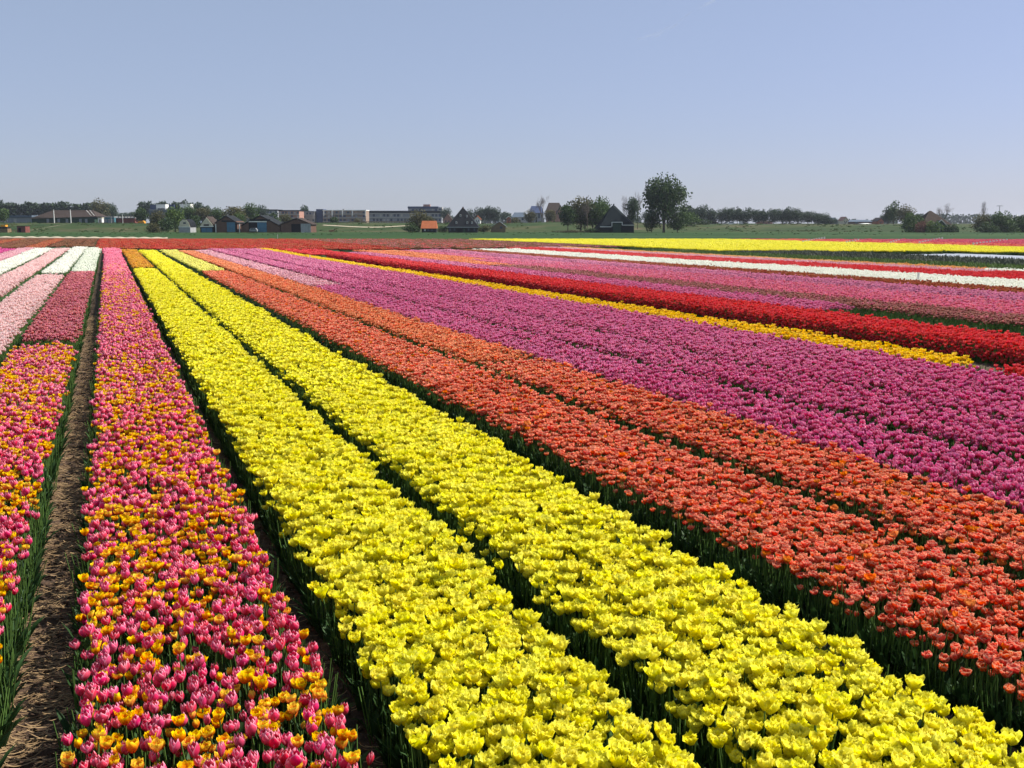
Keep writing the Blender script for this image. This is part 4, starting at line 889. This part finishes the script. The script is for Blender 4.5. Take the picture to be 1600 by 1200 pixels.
# office with white roof boxes
b = Bld('office_building', 267, 600, 347, 'grey blue office block with two white boxes on its roof', 'building'); b.box('wall', 234, 303, 329, 349, 0, 18, 'bluegrey'); b.box('roof_box', 243.5, 258, 319.6, 325.5, 2, 8, 'whitepaint'); b.box('roof_box', 280, 296.5, 319.2, 325.5, 2, 8, 'whitepaint'); b.box('roof', 233.5, 303.5, 327.5, 329, -.4, 18.4, 'greywall')
for q in (234, 263): b.box('screen', q, q+8.5, 320, 327.4, 2, 3, 'navy')
b.box('frame', 243.5, 244.7, 325.6, 327.4, 2, 3, 'whitepaint'); b.box('frame', 280, 281.2, 325.6, 327.4, 2, 3, 'whitepaint'); b.box('frame', 257, 258, 325.6, 327.4, 2, 3, 'whitepaint'); b.box('frame', 295, 296.3, 325.6, 327.4, 2, 3, 'whitepaint')
for i in range(9): b.box('window', 237+i*7.3, 241+i*7.3, 331.5, 335, -.08, -.01, 'glass')
# the town
def flats(px0, px1, base, top, D, name, label, wall, roofm, floors, bays, depth=14, band='palewall', roofh=1.5, cat='building'):
    b = Bld(name, (px0+px1)/2, D, base, label, cat); b.box('wall', px0, px1, top, base+3, 0, depth, wall); b.box('roof', px0-.6, px1+.6, top-roofh, top, -.5, depth+.5, roofm)
    fh = (base-top)/floors; bw = (px1-px0)/bays; rd = random.Random(int(px0))
    for f in range(floors):
        b.box('balcony_band', px0, px1, top+fh*(f+1)-fh*.22, top+fh*(f+1)-.02, -.9, -.01, band)
        for i in range(bays):
            if rd.random() < .86: b.box('window', px0+bw*(i+.2), px0+bw*(i+.8), top+fh*(f+.18), top+fh*(f+.72), -.12, -.01, rd.choice(['glass', 'glass', 'navy', 'palewall', 'greywall']))
    return b
b = flats(505, 572, 347, 329.5, 640, 'apartment_block', 'white framed apartment block left of the long dark roofed one', 'brickpale', 'whitepaint', 3, 11, roofh=1.2)
for q in (506, 519, 535, 550.5, 571): b.box('frame', q, q+1.3, 328, 338, -1.3, -.95, 'whitepaint')
b.box('stair_tower', 494, 505, 327, 349, 1, 12, 'navy'); b.box('roof_vent', 534, 537, 326.6, 328.2, 4, 6, 'greywall')
b = flats(560, 690, 347.5, 333.5, 700, 'long_apartment_block', 'long apartment block with continuous dark grey roof', 'greywall', 'slate', 2, 24, roofh=4); b.box('gutter', 560, 690, 333.4, 334.4, -.8, -.55, 'palewall')
b = flats(638, 684, 340, 326, 730, 'tower_block', 'blue topped apartment tower with small pink roof box', 'greywall', 'navy', 3, 9, roofh=3.2); b.box('roof_box', 661, 671.5, 319.5, 322.8, 3, 8, 'brickpink')
b.box('corner_bay', 684.2, 691, 324, 343, 0, 10, 'palewall')
for i in range(4): b.box('window', 685.5, 689.5, 326+i*4.2, 328.3+i*4.2, -.12, -.02, 'navy')
flats(436, 468, 347, 330, 620, 'terraced_houses', 'pinkish terraced houses above the rightmost barn', 'brickpink', 'slate', 3, 7); flats(469, 492, 347, 331.5, 640, 'terraced_houses', 'pale terraced houses with flat roof left of the white framed block', 'palewall', 'greywall', 3, 5)
flats(404, 434, 346, 329, 660, 'terraced_houses', 'grey terraced houses behind the dark conifer', 'greywall', 'slate', 3, 7)
def house(px, D, base, w_, eave, ridge, wall, roofm, label, gable=True):
    b = Bld('house', px, D, base, label, 'house'); p0, p1 = px-w_/2, px+w_/2
    if gable: b.poly('wall', [(p0, base+3), (p1, base+3), (p1, eave), (px, ridge+.3), (p0, eave)], 0, 9, wall); b.roof(p0, px, p1, eave, ridge, -.4, 9.4, roofm, .25, .4)
    else:
        b.box('wall', p0, p1, eave, base+3, 0, 9, wall); g = G(); P = lambda a, c, d: (b.X(a), d, b.Z(c))
        g.add([P(p0-1, eave, -.5), P(p1+1, eave, -.5), P(p1-w_*.15, ridge, 4.5), P(p0+w_*.15, ridge, 4.5), P(p0-1, eave, 9.5), P(p1+1, eave, 9.5)], [(0, 1, 2, 3), (2, 5, 4, 3), (0, 3, 4), (1, 5, 2), (0, 4, 5, 1)]); g.ob('roof', M[roofm], b.o)
    for q in (.25, .62): b.box('window', p0+w_*q, p0+w_*(q+.14), eave+.5, eave+(base-eave)*.5, -.08, -.01, 'glass')
    b.box('door', p0+w_*.45, p0+w_*.55, base-(base-eave)*.6, base, -.07, -.01, 'void'); return b
house(699, 520, 351, 13, 344, 335, 'brickpink', 'thatch', 'pinkish house left behind the pyramid roofed farmhouse'); house(746, 520, 350, 9, 343, 338, 'whitepaint', 'orangetile', 'white gabled house right behind the pyramid roofed farmhouse')
house(795, 560, 349, 7, 341, 338.5, 'orangetile', 'whitepaint', 'small orange walled house with white roof edge in the distance'); house(812, 600, 349, 24, 339.5, 332, 'palewall', 'bluegrey', 'grey roofed house row right of the orange walled one', False)
house(838, 600, 349, 22, 333, 322, 'greywall', 'navy', 'dark roofed house below the pale bare tree', False); house(866, 560, 348, 24, 330, 317, 'brickpink', 'browntile', 'tall pink brick house with brown roof left of the round tree', False)
house(876, 540, 348, 12, 335, 322, 'brickpink', 'thatch', 'narrow pink brick house next to the round tree')
house(1163, 560, 351, 6, 344, 339.5, 'whitepaint', 'browntile', 'tiny white house before the long tree row'); house(1197, 580, 351, 20, 347, 344.5, 'brickpink', 'browntile', 'low reddish house hidden among the row of trees', False)
house(1321, 620, 351.5, 7.5, 344.5, 339.5, 'cream', 'brickpink', 'small pale house with pinkish wall standing alone on the horizon'); house(1345, 640, 351.5, 40, 346.5, 343.5, 'brick', 'bluegrey', 'long low building right of the pale house on the horizon', False)
house(1376, 600, 350, 9, 345.5, 341, 'orangetile', 'browntile', 'small orange house left of the poplar clump'); house(1302, 640, 351.5, 12, 343.5, 340, 'bluegrey', 'navy', 'dark blue barn left of the lone pale house', False)
house(1356, 560, 351.8, 10, 349.8, 348.8, 'whitepaint', 'whitepaint', 'white low shed on the bank at right', False)
house(1116, 520, 351.5, 14, 348, 346, 'greywall', 'brick', 'low brown roofed shed left of the parked white car', False)
def small_car(px, D, base, label, mat='whitepaint'):
    z = zat(base, D); x, y = place(px, D, z); e = link('parked_car', None, loc=(x, y, z)); e.rotation_euler = (0, 0, -YAW); tag(e, label, 'car')
    g = G(); g.prism([(-2, .3), (2, .3), (2, .75), (1.3, .85), (.7, 1.35), (-1, 1.35), (-1.6, .85), (-2, .8)], -.8, .8); g.ob('body', M[mat], e); g = G(); g.prism([(-1.3, .88), (1.0, .88), (.6, 1.28), (-.9, 1.28)], -.83, -.805); g.ob('window', M['glass'], e)
    for q in (-1.25, 1.25): g = G(); g.tube([(q, -.85, .32), (q, -.65, .32)], [.32, .32], 10); g.ob('wheel', M['void'], e)
small_car(1136, 440, 351.8, 'pale grey car parked on the bank, left of the white one', 'palewall'); small_car(1142.5, 438, 352, 'white car parked on the bank before the tree row')
# two white silos and an aerial at the far right
for px_, lb in ((1578.5, 'white silo with cone top, the left of two at the right edge'), (1587.5, 'white silo with cone top, the right of two at the right edge')):
    S = 430*cp/FX; z = zat(352, 430); x, y = place(px_, 430, z); e = link('silo', None, loc=(x, y, z)); tag(e, lb, 'silo', 'silos at the right edge'); r_ = 2.2*S; h = 14*S
    g = G(); g.tube([(0, 0, -.5), (0, 0, h)], [r_, r_], 16); g.ob('tank', M['palewall'], e, True); g = G(); g.tube([(0, 0, h), (0, 0, h+3*S)], [r_*1.05, .1], 16); g.ob('cone_roof', M['whitepaint'], e)
pole(1560, 420, 352, 322, .16, 'greywall', 'aerial', 'thin aerial mast with crossbar above the bushes at right', 'aerial', 1.3)
# bank fence behind the long blocks
def fence(px0, px1, D, base, top, n, label):
    z = zat(base, D); S = D*cp/FX; x, y = place(px0, D, z); e = link('fence', None, loc=(x, y, z)); e.rotation_euler = (0, 0, -YAW); tag(e, label, 'fence'); L_ = (px1-px0)*S; h = (base-top)*S
    pm_ = G(); pm_.box(-.07, .07, -.07, .07, -.3, h); pm_ = pm_.me('post', [M['wood']])
    for i in range(n+1): link('post', pm_, e, (L_*i/n, 0, 0))
    for f in (.5, .9): g = G(); g.box(0, L_, -.1, -.075, h*f-.06, h*f+.06); g.ob('rail', M['wood'], e)
fence(868, 930, 319, 363.5, 360.5, 16, 'low dark wooden fence left of the black barn'); fence(0, 27, 330, 362.5, 359, 6, 'weathered fence beside the crates at the left edge'); fence(545, 640, 405, 347.6, 345.6, 24, 'thin fence along the crest before the apartments')

# ------------------------------------------------------------------ planting of the trees
rt = random.Random(3)
ORD = ['leftmost', 'second', 'third', 'fourth', 'fifth', 'sixth', 'seventh', 'eighth', 'ninth', 'tenth', 'eleventh', 'twelfth', 'thirteenth', 'fourteenth', 'fifteenth', 'sixteenth', 'seventeenth', 'eighteenth']
for i in range(15):
    p = -8 + i*12.6 + rt.uniform(-2, 2); tree(p, 640, 347, 311.5 + (i*.25) + rt.uniform(-1.5, 2.5), rt.uniform(17, 22), 'poplar', 'fol_blue', ORD[i] + ' tree from the left in the tall row behind the long barn', group='tall trees behind the long barn')
tree(157, 560, 348, 312, 26, 'hazy', 'fol_olive', 'brownish round tree at the right end of the row behind the long barn'); tree(176, 600, 348, 318, 15, 'hazy', 'fol_blue', 'small tree ending the row behind the long barn')
for i in range(10):
    p = 225 + i*10.8 + rt.uniform(-1.5, 1.5); tree(p, 680, 347, 312.5 + (i > 8)*5 + rt.uniform(-1, 2), rt.uniform(16, 19), 'poplar', 'fol_blue', ORD[i] + ' tree from the left in the row behind the office block', group='trees behind the office block')
T = [
 (2, 400, 350, 325, 26, 'oak', 'fol_mid', 'green round tree cut by the left edge'), (192, 800, 347.5, 330, 20, 'hazy', 'fol_blue', 'low hazy tree in the gap right of the long tree row'), (209, 800, 347.5, 329, 16, 'hazy', 'fol_blue', 'hazy tree just left of the office block trees'),
 (222, 420, 351, 326, 22, 'oak', 'fol_dark', 'dark green tree left of the office block'), (247, 330, 363, 329, 22, 'hazy', 'fol_olive', 'brown leafed tree before the office block'), (240, 318, 366, 350, 22, 'bush', 'fol_olive', 'brown bush around the pale post'),
 (274, 340, 362, 325, 28, 'oak', 'fol_fresh', 'fresh green tree behind the gambrel hut'), (262, 322, 363.5, 341, 26, 'bush', 'fol_dark', 'dark green bush left of the gambrel hut'), (304, 345, 362, 336, 20, 'oak', 'fol_dark', 'dark tree between the two small huts'), (297, 420, 350, 320, 24, 'hazy', 'fol_mid', 'green tree right of the office roof boxes'),
 (316, 420, 350, 322, 24, 'hazy', 'fol_olive', 'olive tree behind the cream hut'), (342, 400, 352, 325, 24, 'hazy', 'fol_mid', 'green tree behind the barn with the sliding door'), (369, 380, 354, 319, 34, 'hazy', 'fol_olive', 'broad brownish tree behind the barns'), (374, 350, 360, 332, 20, 'hazy', 'fol_mid', 'green tree between the dark barn and the widest barn'),
 (393, 430, 350, 318, 26, 'hazy', 'fol_mid', 'pale green tree behind the widest barn'), (410, 620, 347, 321, 20, 'hazy', 'fol_blue', 'hazy tree above the roof of the widest barn'), (428, 350, 362, 330, 22, 'cone', 'fol_dark', 'dark conifer between the two rightmost barns'), (446, 420, 352, 334, 20, 'hazy', 'fol_olive', 'low olive tree behind the rightmost barn'),
 (477, 700, 347, 322.5, 16, 'oak', 'fol_blue', 'round blue green tree above the terraced houses'), (522, 430, 349, 340, 16, 'bush', 'fol_dark', 'dark bush below the white framed block'), (559, 430, 349, 342, 12, 'bush', 'fol_olive', 'olive bush at the crest before the apartments'), (518, 345, 362.5, 359.5, 8, 'bush', 'fol_rust', 'tiny rusty bush on the meadow edge'),
 (654, 335, 364, 328, 30, 'hazy', 'fol_olive', 'brown leafed tree left of the orange roofed cottage'), (642, 325, 365, 351, 26, 'bush', 'fol_dark', 'dark bush left of the orange roofed cottage'), (668, 345, 358, 335, 20, 'hazy', 'fol_olive', 'thin brown tree above the orange roof'), (692, 322, 364, 354, 16, 'bush', 'fol_dark', 'bush against the left side of the pyramid farmhouse'), (757, 325, 364, 352, 20, 'bush', 'fol_olive', 'bush between the pyramid farmhouse and the wooden hut'),
 (697, 640, 347, 325, 16, 'hazy', 'fol_blue', 'hazy tree left behind the pyramid roof'), (735, 640, 347, 327, 14, 'hazy', 'fol_blue', 'hazy tree right behind the pyramid roof'), (750, 640, 348, 325, 17, 'oak', 'fol_blue', 'left of three round hazy trees right of the pyramid farmhouse'), (763, 640, 348, 323, 16, 'oak', 'fol_blue', 'middle of three round hazy trees right of the pyramid farmhouse'), (774, 640, 348, 325, 16, 'oak', 'fol_blue', 'right of three round hazy trees right of the pyramid farmhouse'),
 (790, 640, 348, 331, 16, 'oak', 'fol_blue', 'round hazy tree left of the small orange walled house'), (805, 500, 350, 341, 16, 'bush', 'fol_olive', 'olive bush before the grey roofed house row'), (828, 480, 350, 328, 18, 'hazy', 'fol_olive', 'olive tree before the dark roofed house'), (847, 420, 352, 304, 26, 'bare', 'fol_olive', 'pale bare tree above the house roofs'), (860, 460, 350, 325, 16, 'hazy', 'fol_olive', 'brown tree before the tall pink brick house'),
 (887, 326, 361.5, 318, 25, 'oak', 'fol_dark', 'round dark green tree with a thin trunk left of the brownish group'), (908, 330, 362.5, 309, 38, 'hazy', 'fol_olive', 'left tree of the brownish green group by the black barn'), (926, 330, 362.5, 308, 38, 'hazy', 'fol_mid', 'middle tree of the brownish green group by the black barn'), (942, 340, 361, 309, 30, 'hazy', 'fol_mid', 'right tree of the brownish green group by the black barn'), (918, 322, 363, 312, 30, 'bare', 'fol_mid', 'bare tree woven through the brownish green group'),
 (924, 320, 364, 357, 30, 'bush', 'fol_dark', 'low dark bush at the left foot of the black barn'), (892, 322, 364, 360, 30, 'bush', 'fol_olive', 'low brown bush along the dark fence'), (976, 345, 356, 305, 14, 'barecol', 'fol_olive', 'slim bare tree right behind the black barn'), (989, 345, 356, 303, 20, 'hazy', 'fol_blue', 'ivy covered bare tree right of the black barn'), (996, 350, 356, 299, 24, 'bare', 'fol_olive', 'bare tree touching the tall leafy one'),
 (1037, 320, 363.5, 278, 58, 'big', 'fol_dark', 'tallest tree of all with broad dark crown right of the black barn'), (1058, 322, 364, 326, 34, 'hazy', 'fol_mid', 'smaller leafy tree under the right side of the tallest tree'), (1018, 325, 364, 330, 26, 'hazy', 'fol_dark', 'smaller tree under the left side of the tallest tree'), (1012, 600, 349, 330, 18, 'hazy', 'fol_blue', 'hazy tree seen below the tallest crown'),
 (1078, 380, 354, 335, 34, 'bush', 'fol_mid', 'broad green bush right of the tallest tree'), (1098, 390, 353.5, 343, 22, 'bush', 'fol_dark', 'dark bush left of the parked cars'),
 (1396, 440, 351.5, 312, 20, 'cone', 'fol_mid', 'pointed green tree left of the thatched farmhouse'), (1388, 445, 351.5, 322, 18, 'hazy', 'fol_blue', 'left neighbour of the pointed tree'), (1414, 430, 352, 321, 26, 'hazy', 'fol_olive', 'brown tree right of the pointed tree'), (1382, 640, 350, 333, 14, 'hazy', 'fol_blue', 'hazy tree right of the small orange house'),
 (1424, 326, 366.5, 336, 36, 'bush', 'fol_mid', 'large green bush at the left of the thatched farmhouse'), (1441, 321, 367, 346, 22, 'bush', 'fol_rust', 'rusty red bush before the thatched farmhouse'), (1457, 319, 367, 347, 24, 'bush', 'fol_fresh', 'light green bush before the thatched farmhouse'), (1473, 350, 358, 317, 30, 'bare', 'fol_olive', 'bare tree rising behind the thatched roof'), (1484, 325, 366, 352, 22, 'bush', 'fol_dark', 'dark bush right of the white gable trim'),
 (1536, 340, 362, 314, 16, 'barecol', 'fol_olive', 'tall slim bare tree over the right hedge'), (1534, 326, 367, 334, 26, 'hazy', 'fol_olive', 'brownish tree at the left end of the right hedge'), (1543, 321, 367.5, 350, 34, 'bush', 'fol_dark', 'dark bush at the left end of the right hedge'), (1562, 324, 367, 332, 28, 'oak', 'fol_mid', 'round green tree in the middle of the right hedge'), (1575, 321, 367.5, 346, 30, 'bush', 'fol_mid', 'green bush below the silos'), (1597, 324, 367, 337, 32, 'oak', 'fol_dark', 'dark tree cut by the right edge'), (1606, 321, 367.5, 350, 30, 'bush', 'fol_dark', 'dark bush at the right edge'),
 (1436, 640, 350, 337, 14, 'hazy', 'fol_blue', 'hazy tree left behind the thatched farmhouse'), (1442, 660, 350, 335, 14, 'hazy', 'fol_blue', 'second hazy tree left behind the thatched farmhouse'),
]
for t_ in T: tree(*t_[:7], t_[7], cat='bush' if t_[5] == 'bush' else 'tree')
for i, (p, top) in enumerate(((1072, 323), (1084, 324), (1096, 321), (1111, 324), (1127, 323), (1139, 323), (1152, 327), (1167, 325), (1180, 326), (1192, 325), (1208, 319.5), (1222, 328), (1234, 324), (1246, 325), (1262, 326), (1279, 333), (1288, 331), (1296, 341))):
    tree(p, 520, 352, top + rt.uniform(-2.5, 4), rt.uniform(15, 24), 'hazy' if i % 3 else 'oak', 'fol_blue', ORD[i] + ' tree from the left in the long row right of the tallest tree', group='trees of the long row at right')
# a far wood on the horizon that reads as one dark line
def far_wood(spans, D):
    g = G(); rd = random.Random(9)
    for p0, p1, top, base in spans:
        p = p0
        while p < p1:
            tp = top + rd.uniform(-1, 1.6); S = D*cp/FX; h = (base-tp)*S; z = zat(base, D); x, y = place(p, D + rd.uniform(-20, 60), z); wd = rd.uniform(5, 9)*S; tn = rd.random()
            for l in range(46):
                d = rnd_unit(rd)*rd.uniform(.5, 1)**.5; c = np.array([x + d[0]*wd/2, y + d[1]*wd/2, z + h*.5 + d[2]*h*.5]); u = rnd_unit(rd); v = np.cross(u, rnd_unit(rd)); s = 1.9
                g.add([c-u*s, c+v*s*.8, c+u*s, c-v*s*.8], [(0, 1, 2, 3)], [(min(1, max(0, tn+rd.uniform(-.3, .3))), 0, 0)]*4)
            p += rd.uniform(3, 5)
    tag(g.ob('distant_wood', [M['fol_blue']]), 'distant wood forming a thin dark line along the horizon', 'wood', kind='stuff')
far_wood([(-60, 230, 338, 349), (330, 470, 336, 349), (690, 850, 338, 349.5), (860, 1000, 339, 350), (1290, 1400, 343, 351), (1425, 1530, 334.5, 351), (1530, 1680, 336, 351)], 1300)

# ------------------------------------------------------------------ the air between here and the town
HAZE = .0001
g = G(); g.box(-2600, 3400, -60, 3000, -1, 40); m_ = bpy.data.materials.new('haze'); m_.use_nodes = True; N_ = m_.node_tree.nodes; N_.remove(N_['Principled BSDF'])
pv = N_.new('ShaderNodeVolumePrincipled'); pv.inputs['Color'].default_value = (.80, .86, 1, 1); pv.inputs['Density'].default_value = HAZE; pv.inputs['Anisotropy'].default_value = .3
m_.node_tree.links.new(pv.outputs[0], N_['Material Output'].inputs['Volume']); tag(g.ob('haze', [m_]), 'thin bluish haze over the whole polder', kind='stuff')

# rough scrub and tall grass on the bank
def scrub_src(v):
    def f():
        g = G(); rd = random.Random(v+70)
        for i in range(40):
            d = rnd_unit(rd); d[2] = abs(d[2]); c = d*np.array([1.1, 1.1, .55])*rd.uniform(.4, 1); u = rnd_unit(rd); w_ = np.cross(u, rnd_unit(rd)); tn = rd.random(); s_ = .28
            g.add([c-u*s_, c+w_*s_*.7, c+u*s_, c-w_*s_*.7], [(0, 1, 2, 3)], [(tn, 0, 0)]*4)
        return g
    return f
for nm_, mt_, lb_, n_, lo_, hi_, sc_ in (('scrub', 'fol_mid', 'low green scrub scattered over the bank behind the barns', 350, 341, 402, (.3, .8)), ('dry_reeds', 'fol_olive', 'dry brownish tufts and reeds on the bank', 900, 341, 440, (.2, .5)), ('meadow_tufts', 'fol_dark', 'darker grass tufts in the green meadow', 500, 250, 340, (.14, .3))):
    PP = []; rd = random.Random(len(lb_))
    while len(PP) < n_:
        p = rd.uniform(-250, 1850); D = rd.uniform(lo_, hi_)
        if float(vnoise(np.array(p*.02), np.array(D*.06), 77)) < rd.uniform(.3, .7) or D < Dof(near_edge(p)) + 6: continue
        x, y = place(p, D); PP.append((x, y, ground(p, D) + .02))
    srcs = [source((nm_, v), scrub_src(v), [M[mt_]], False) for v in range(3)]
    scatter(nm_, srcs, np.array(PP), np.stack([np.zeros(n_), np.zeros(n_), rng.uniform(0, 6, n_)], 1), rng.uniform(*sc_, n_), rng.integers(0, 3, n_), lb_, 'scrub')
# a faint high wisp of cloud
V = []; F = []; n = 24
for i in range(n):
    t = i/(n-1); px_ = 995 + 125*t; py_ = 62 - 60*t + 5*math.sin(t*5); hw = 60 + 90*math.sin(math.pi*t)
    x, y = place(px_, 7000, 0); z = zat(py_, 7000); a = (px_-800)/FX*(7000*cp + (CZ-z)*sp); x, y = FW[0]*7000 + RT[0]*a, FW[1]*7000 + RT[1]*a
    V += [(x-FW[0]*hw*1.1, y-FW[1]*hw*1.1, z-6), (x, y, z+6), (x+FW[0]*hw*1.1, y+FW[1]*hw*1.1, z-6)]
for i in range(n-1): q = i*3; F += [(q, q+3, q+4, q+1), (q+1, q+4, q+5, q+2)]
m_, N_, L_, b_, o_ = newmat('cirrus'); tc_ = N_.new('ShaderNodeTexCoord'); nz_ = N_.new('ShaderNodeTexNoise'); nz_.inputs['Scale'].default_value = .012; nz_.inputs['Detail'].default_value = 5; L_(tc_.outputs['Object'], nz_.inputs['Vector'])
r_ = N_.new('ShaderNodeMapRange'); r_.inputs[1].default_value = .42; r_.inputs[2].default_value = .75; r_.inputs[4].default_value = .20; L_(nz_.outputs['Fac'], r_.inputs[0]); tl_ = N_.new('ShaderNodeBsdfTranslucent'); tl_.inputs[0].default_value = (1, 1, 1, 1); df_ = N_.new('ShaderNodeBsdfDiffuse'); df_.inputs[0].default_value = (1, 1, 1, 1); ad_ = N_.new('ShaderNodeMixShader'); L_(tl_.outputs[0], ad_.inputs[1]); L_(df_.outputs[0], ad_.inputs[2]); tp_ = N_.new('ShaderNodeBsdfTransparent'); mx_ = N_.new('ShaderNodeMixShader'); L_(r_.outputs[0], mx_.inputs[0]); L_(tp_.outputs[0], mx_.inputs[1]); L_(ad_.outputs[0], mx_.inputs[2]); L_(mx_.outputs[0], o_.inputs[0])
tag(link('cloud', mesh('cloud', V, F, m_, smooth=True)), 'faint thin wisp of high cloud at the upper right', kind='stuff')

# ------------------------------------------------------------------ white marker stakes
def stakes(rows, label, grp):
    g = G(); g.box(-.05, .05, -.05, .05, 0, 1); sm = g.me('marker_stake', [M['whitepaint']])
    for (pa, ya, pb, yb, n) in rows:
        for i in range(n):
            t = i/max(1, n-1); p, y_ = pa + (pb-pa)*t, ya + (yb-ya)*t; wx, wy = unproj(p, y_, .5); o = link('marker_stake', sm, loc=(wx, wy, .05)); o.scale = (1.7, 1.7, .60); tag(o, label, 'stake', grp)
for i, r_ in enumerate(((1255, 377.5, 1288, 371.5, 9), (1323, 378.5, 1341, 375, 5), (1392, 378.5, 1404, 375.5, 4), (1437, 379, 1472, 372, 9), (1521, 381, 1573, 375, 11))):
    stakes([r_], 'small white stake in the %s diagonal row across the crimson field' % ('first', 'second', 'third', 'fourth', 'fifth')[i], 'white stakes in the crimson field, row %s' % ('one', 'two', 'three', 'four', 'five')[i])
for p, y_, h, lb in ((1434, 449, .75, 'lone white stake in the russet strip below the white stripe'), (484.5, 410, .62, 'lone pale stake below the golden strip'), (434, 374, 1.0, 'short white stake on the meadow edge beyond the red field')):
    wx, wy = unproj(p, y_, .1); g = G(); g.box(-.03, .03, -.03, .03, 0, h); o = g.ob('marker_stake', [M['whitepaint']]); o.location = (wx, wy, 0); tag(o, lb, 'stake')
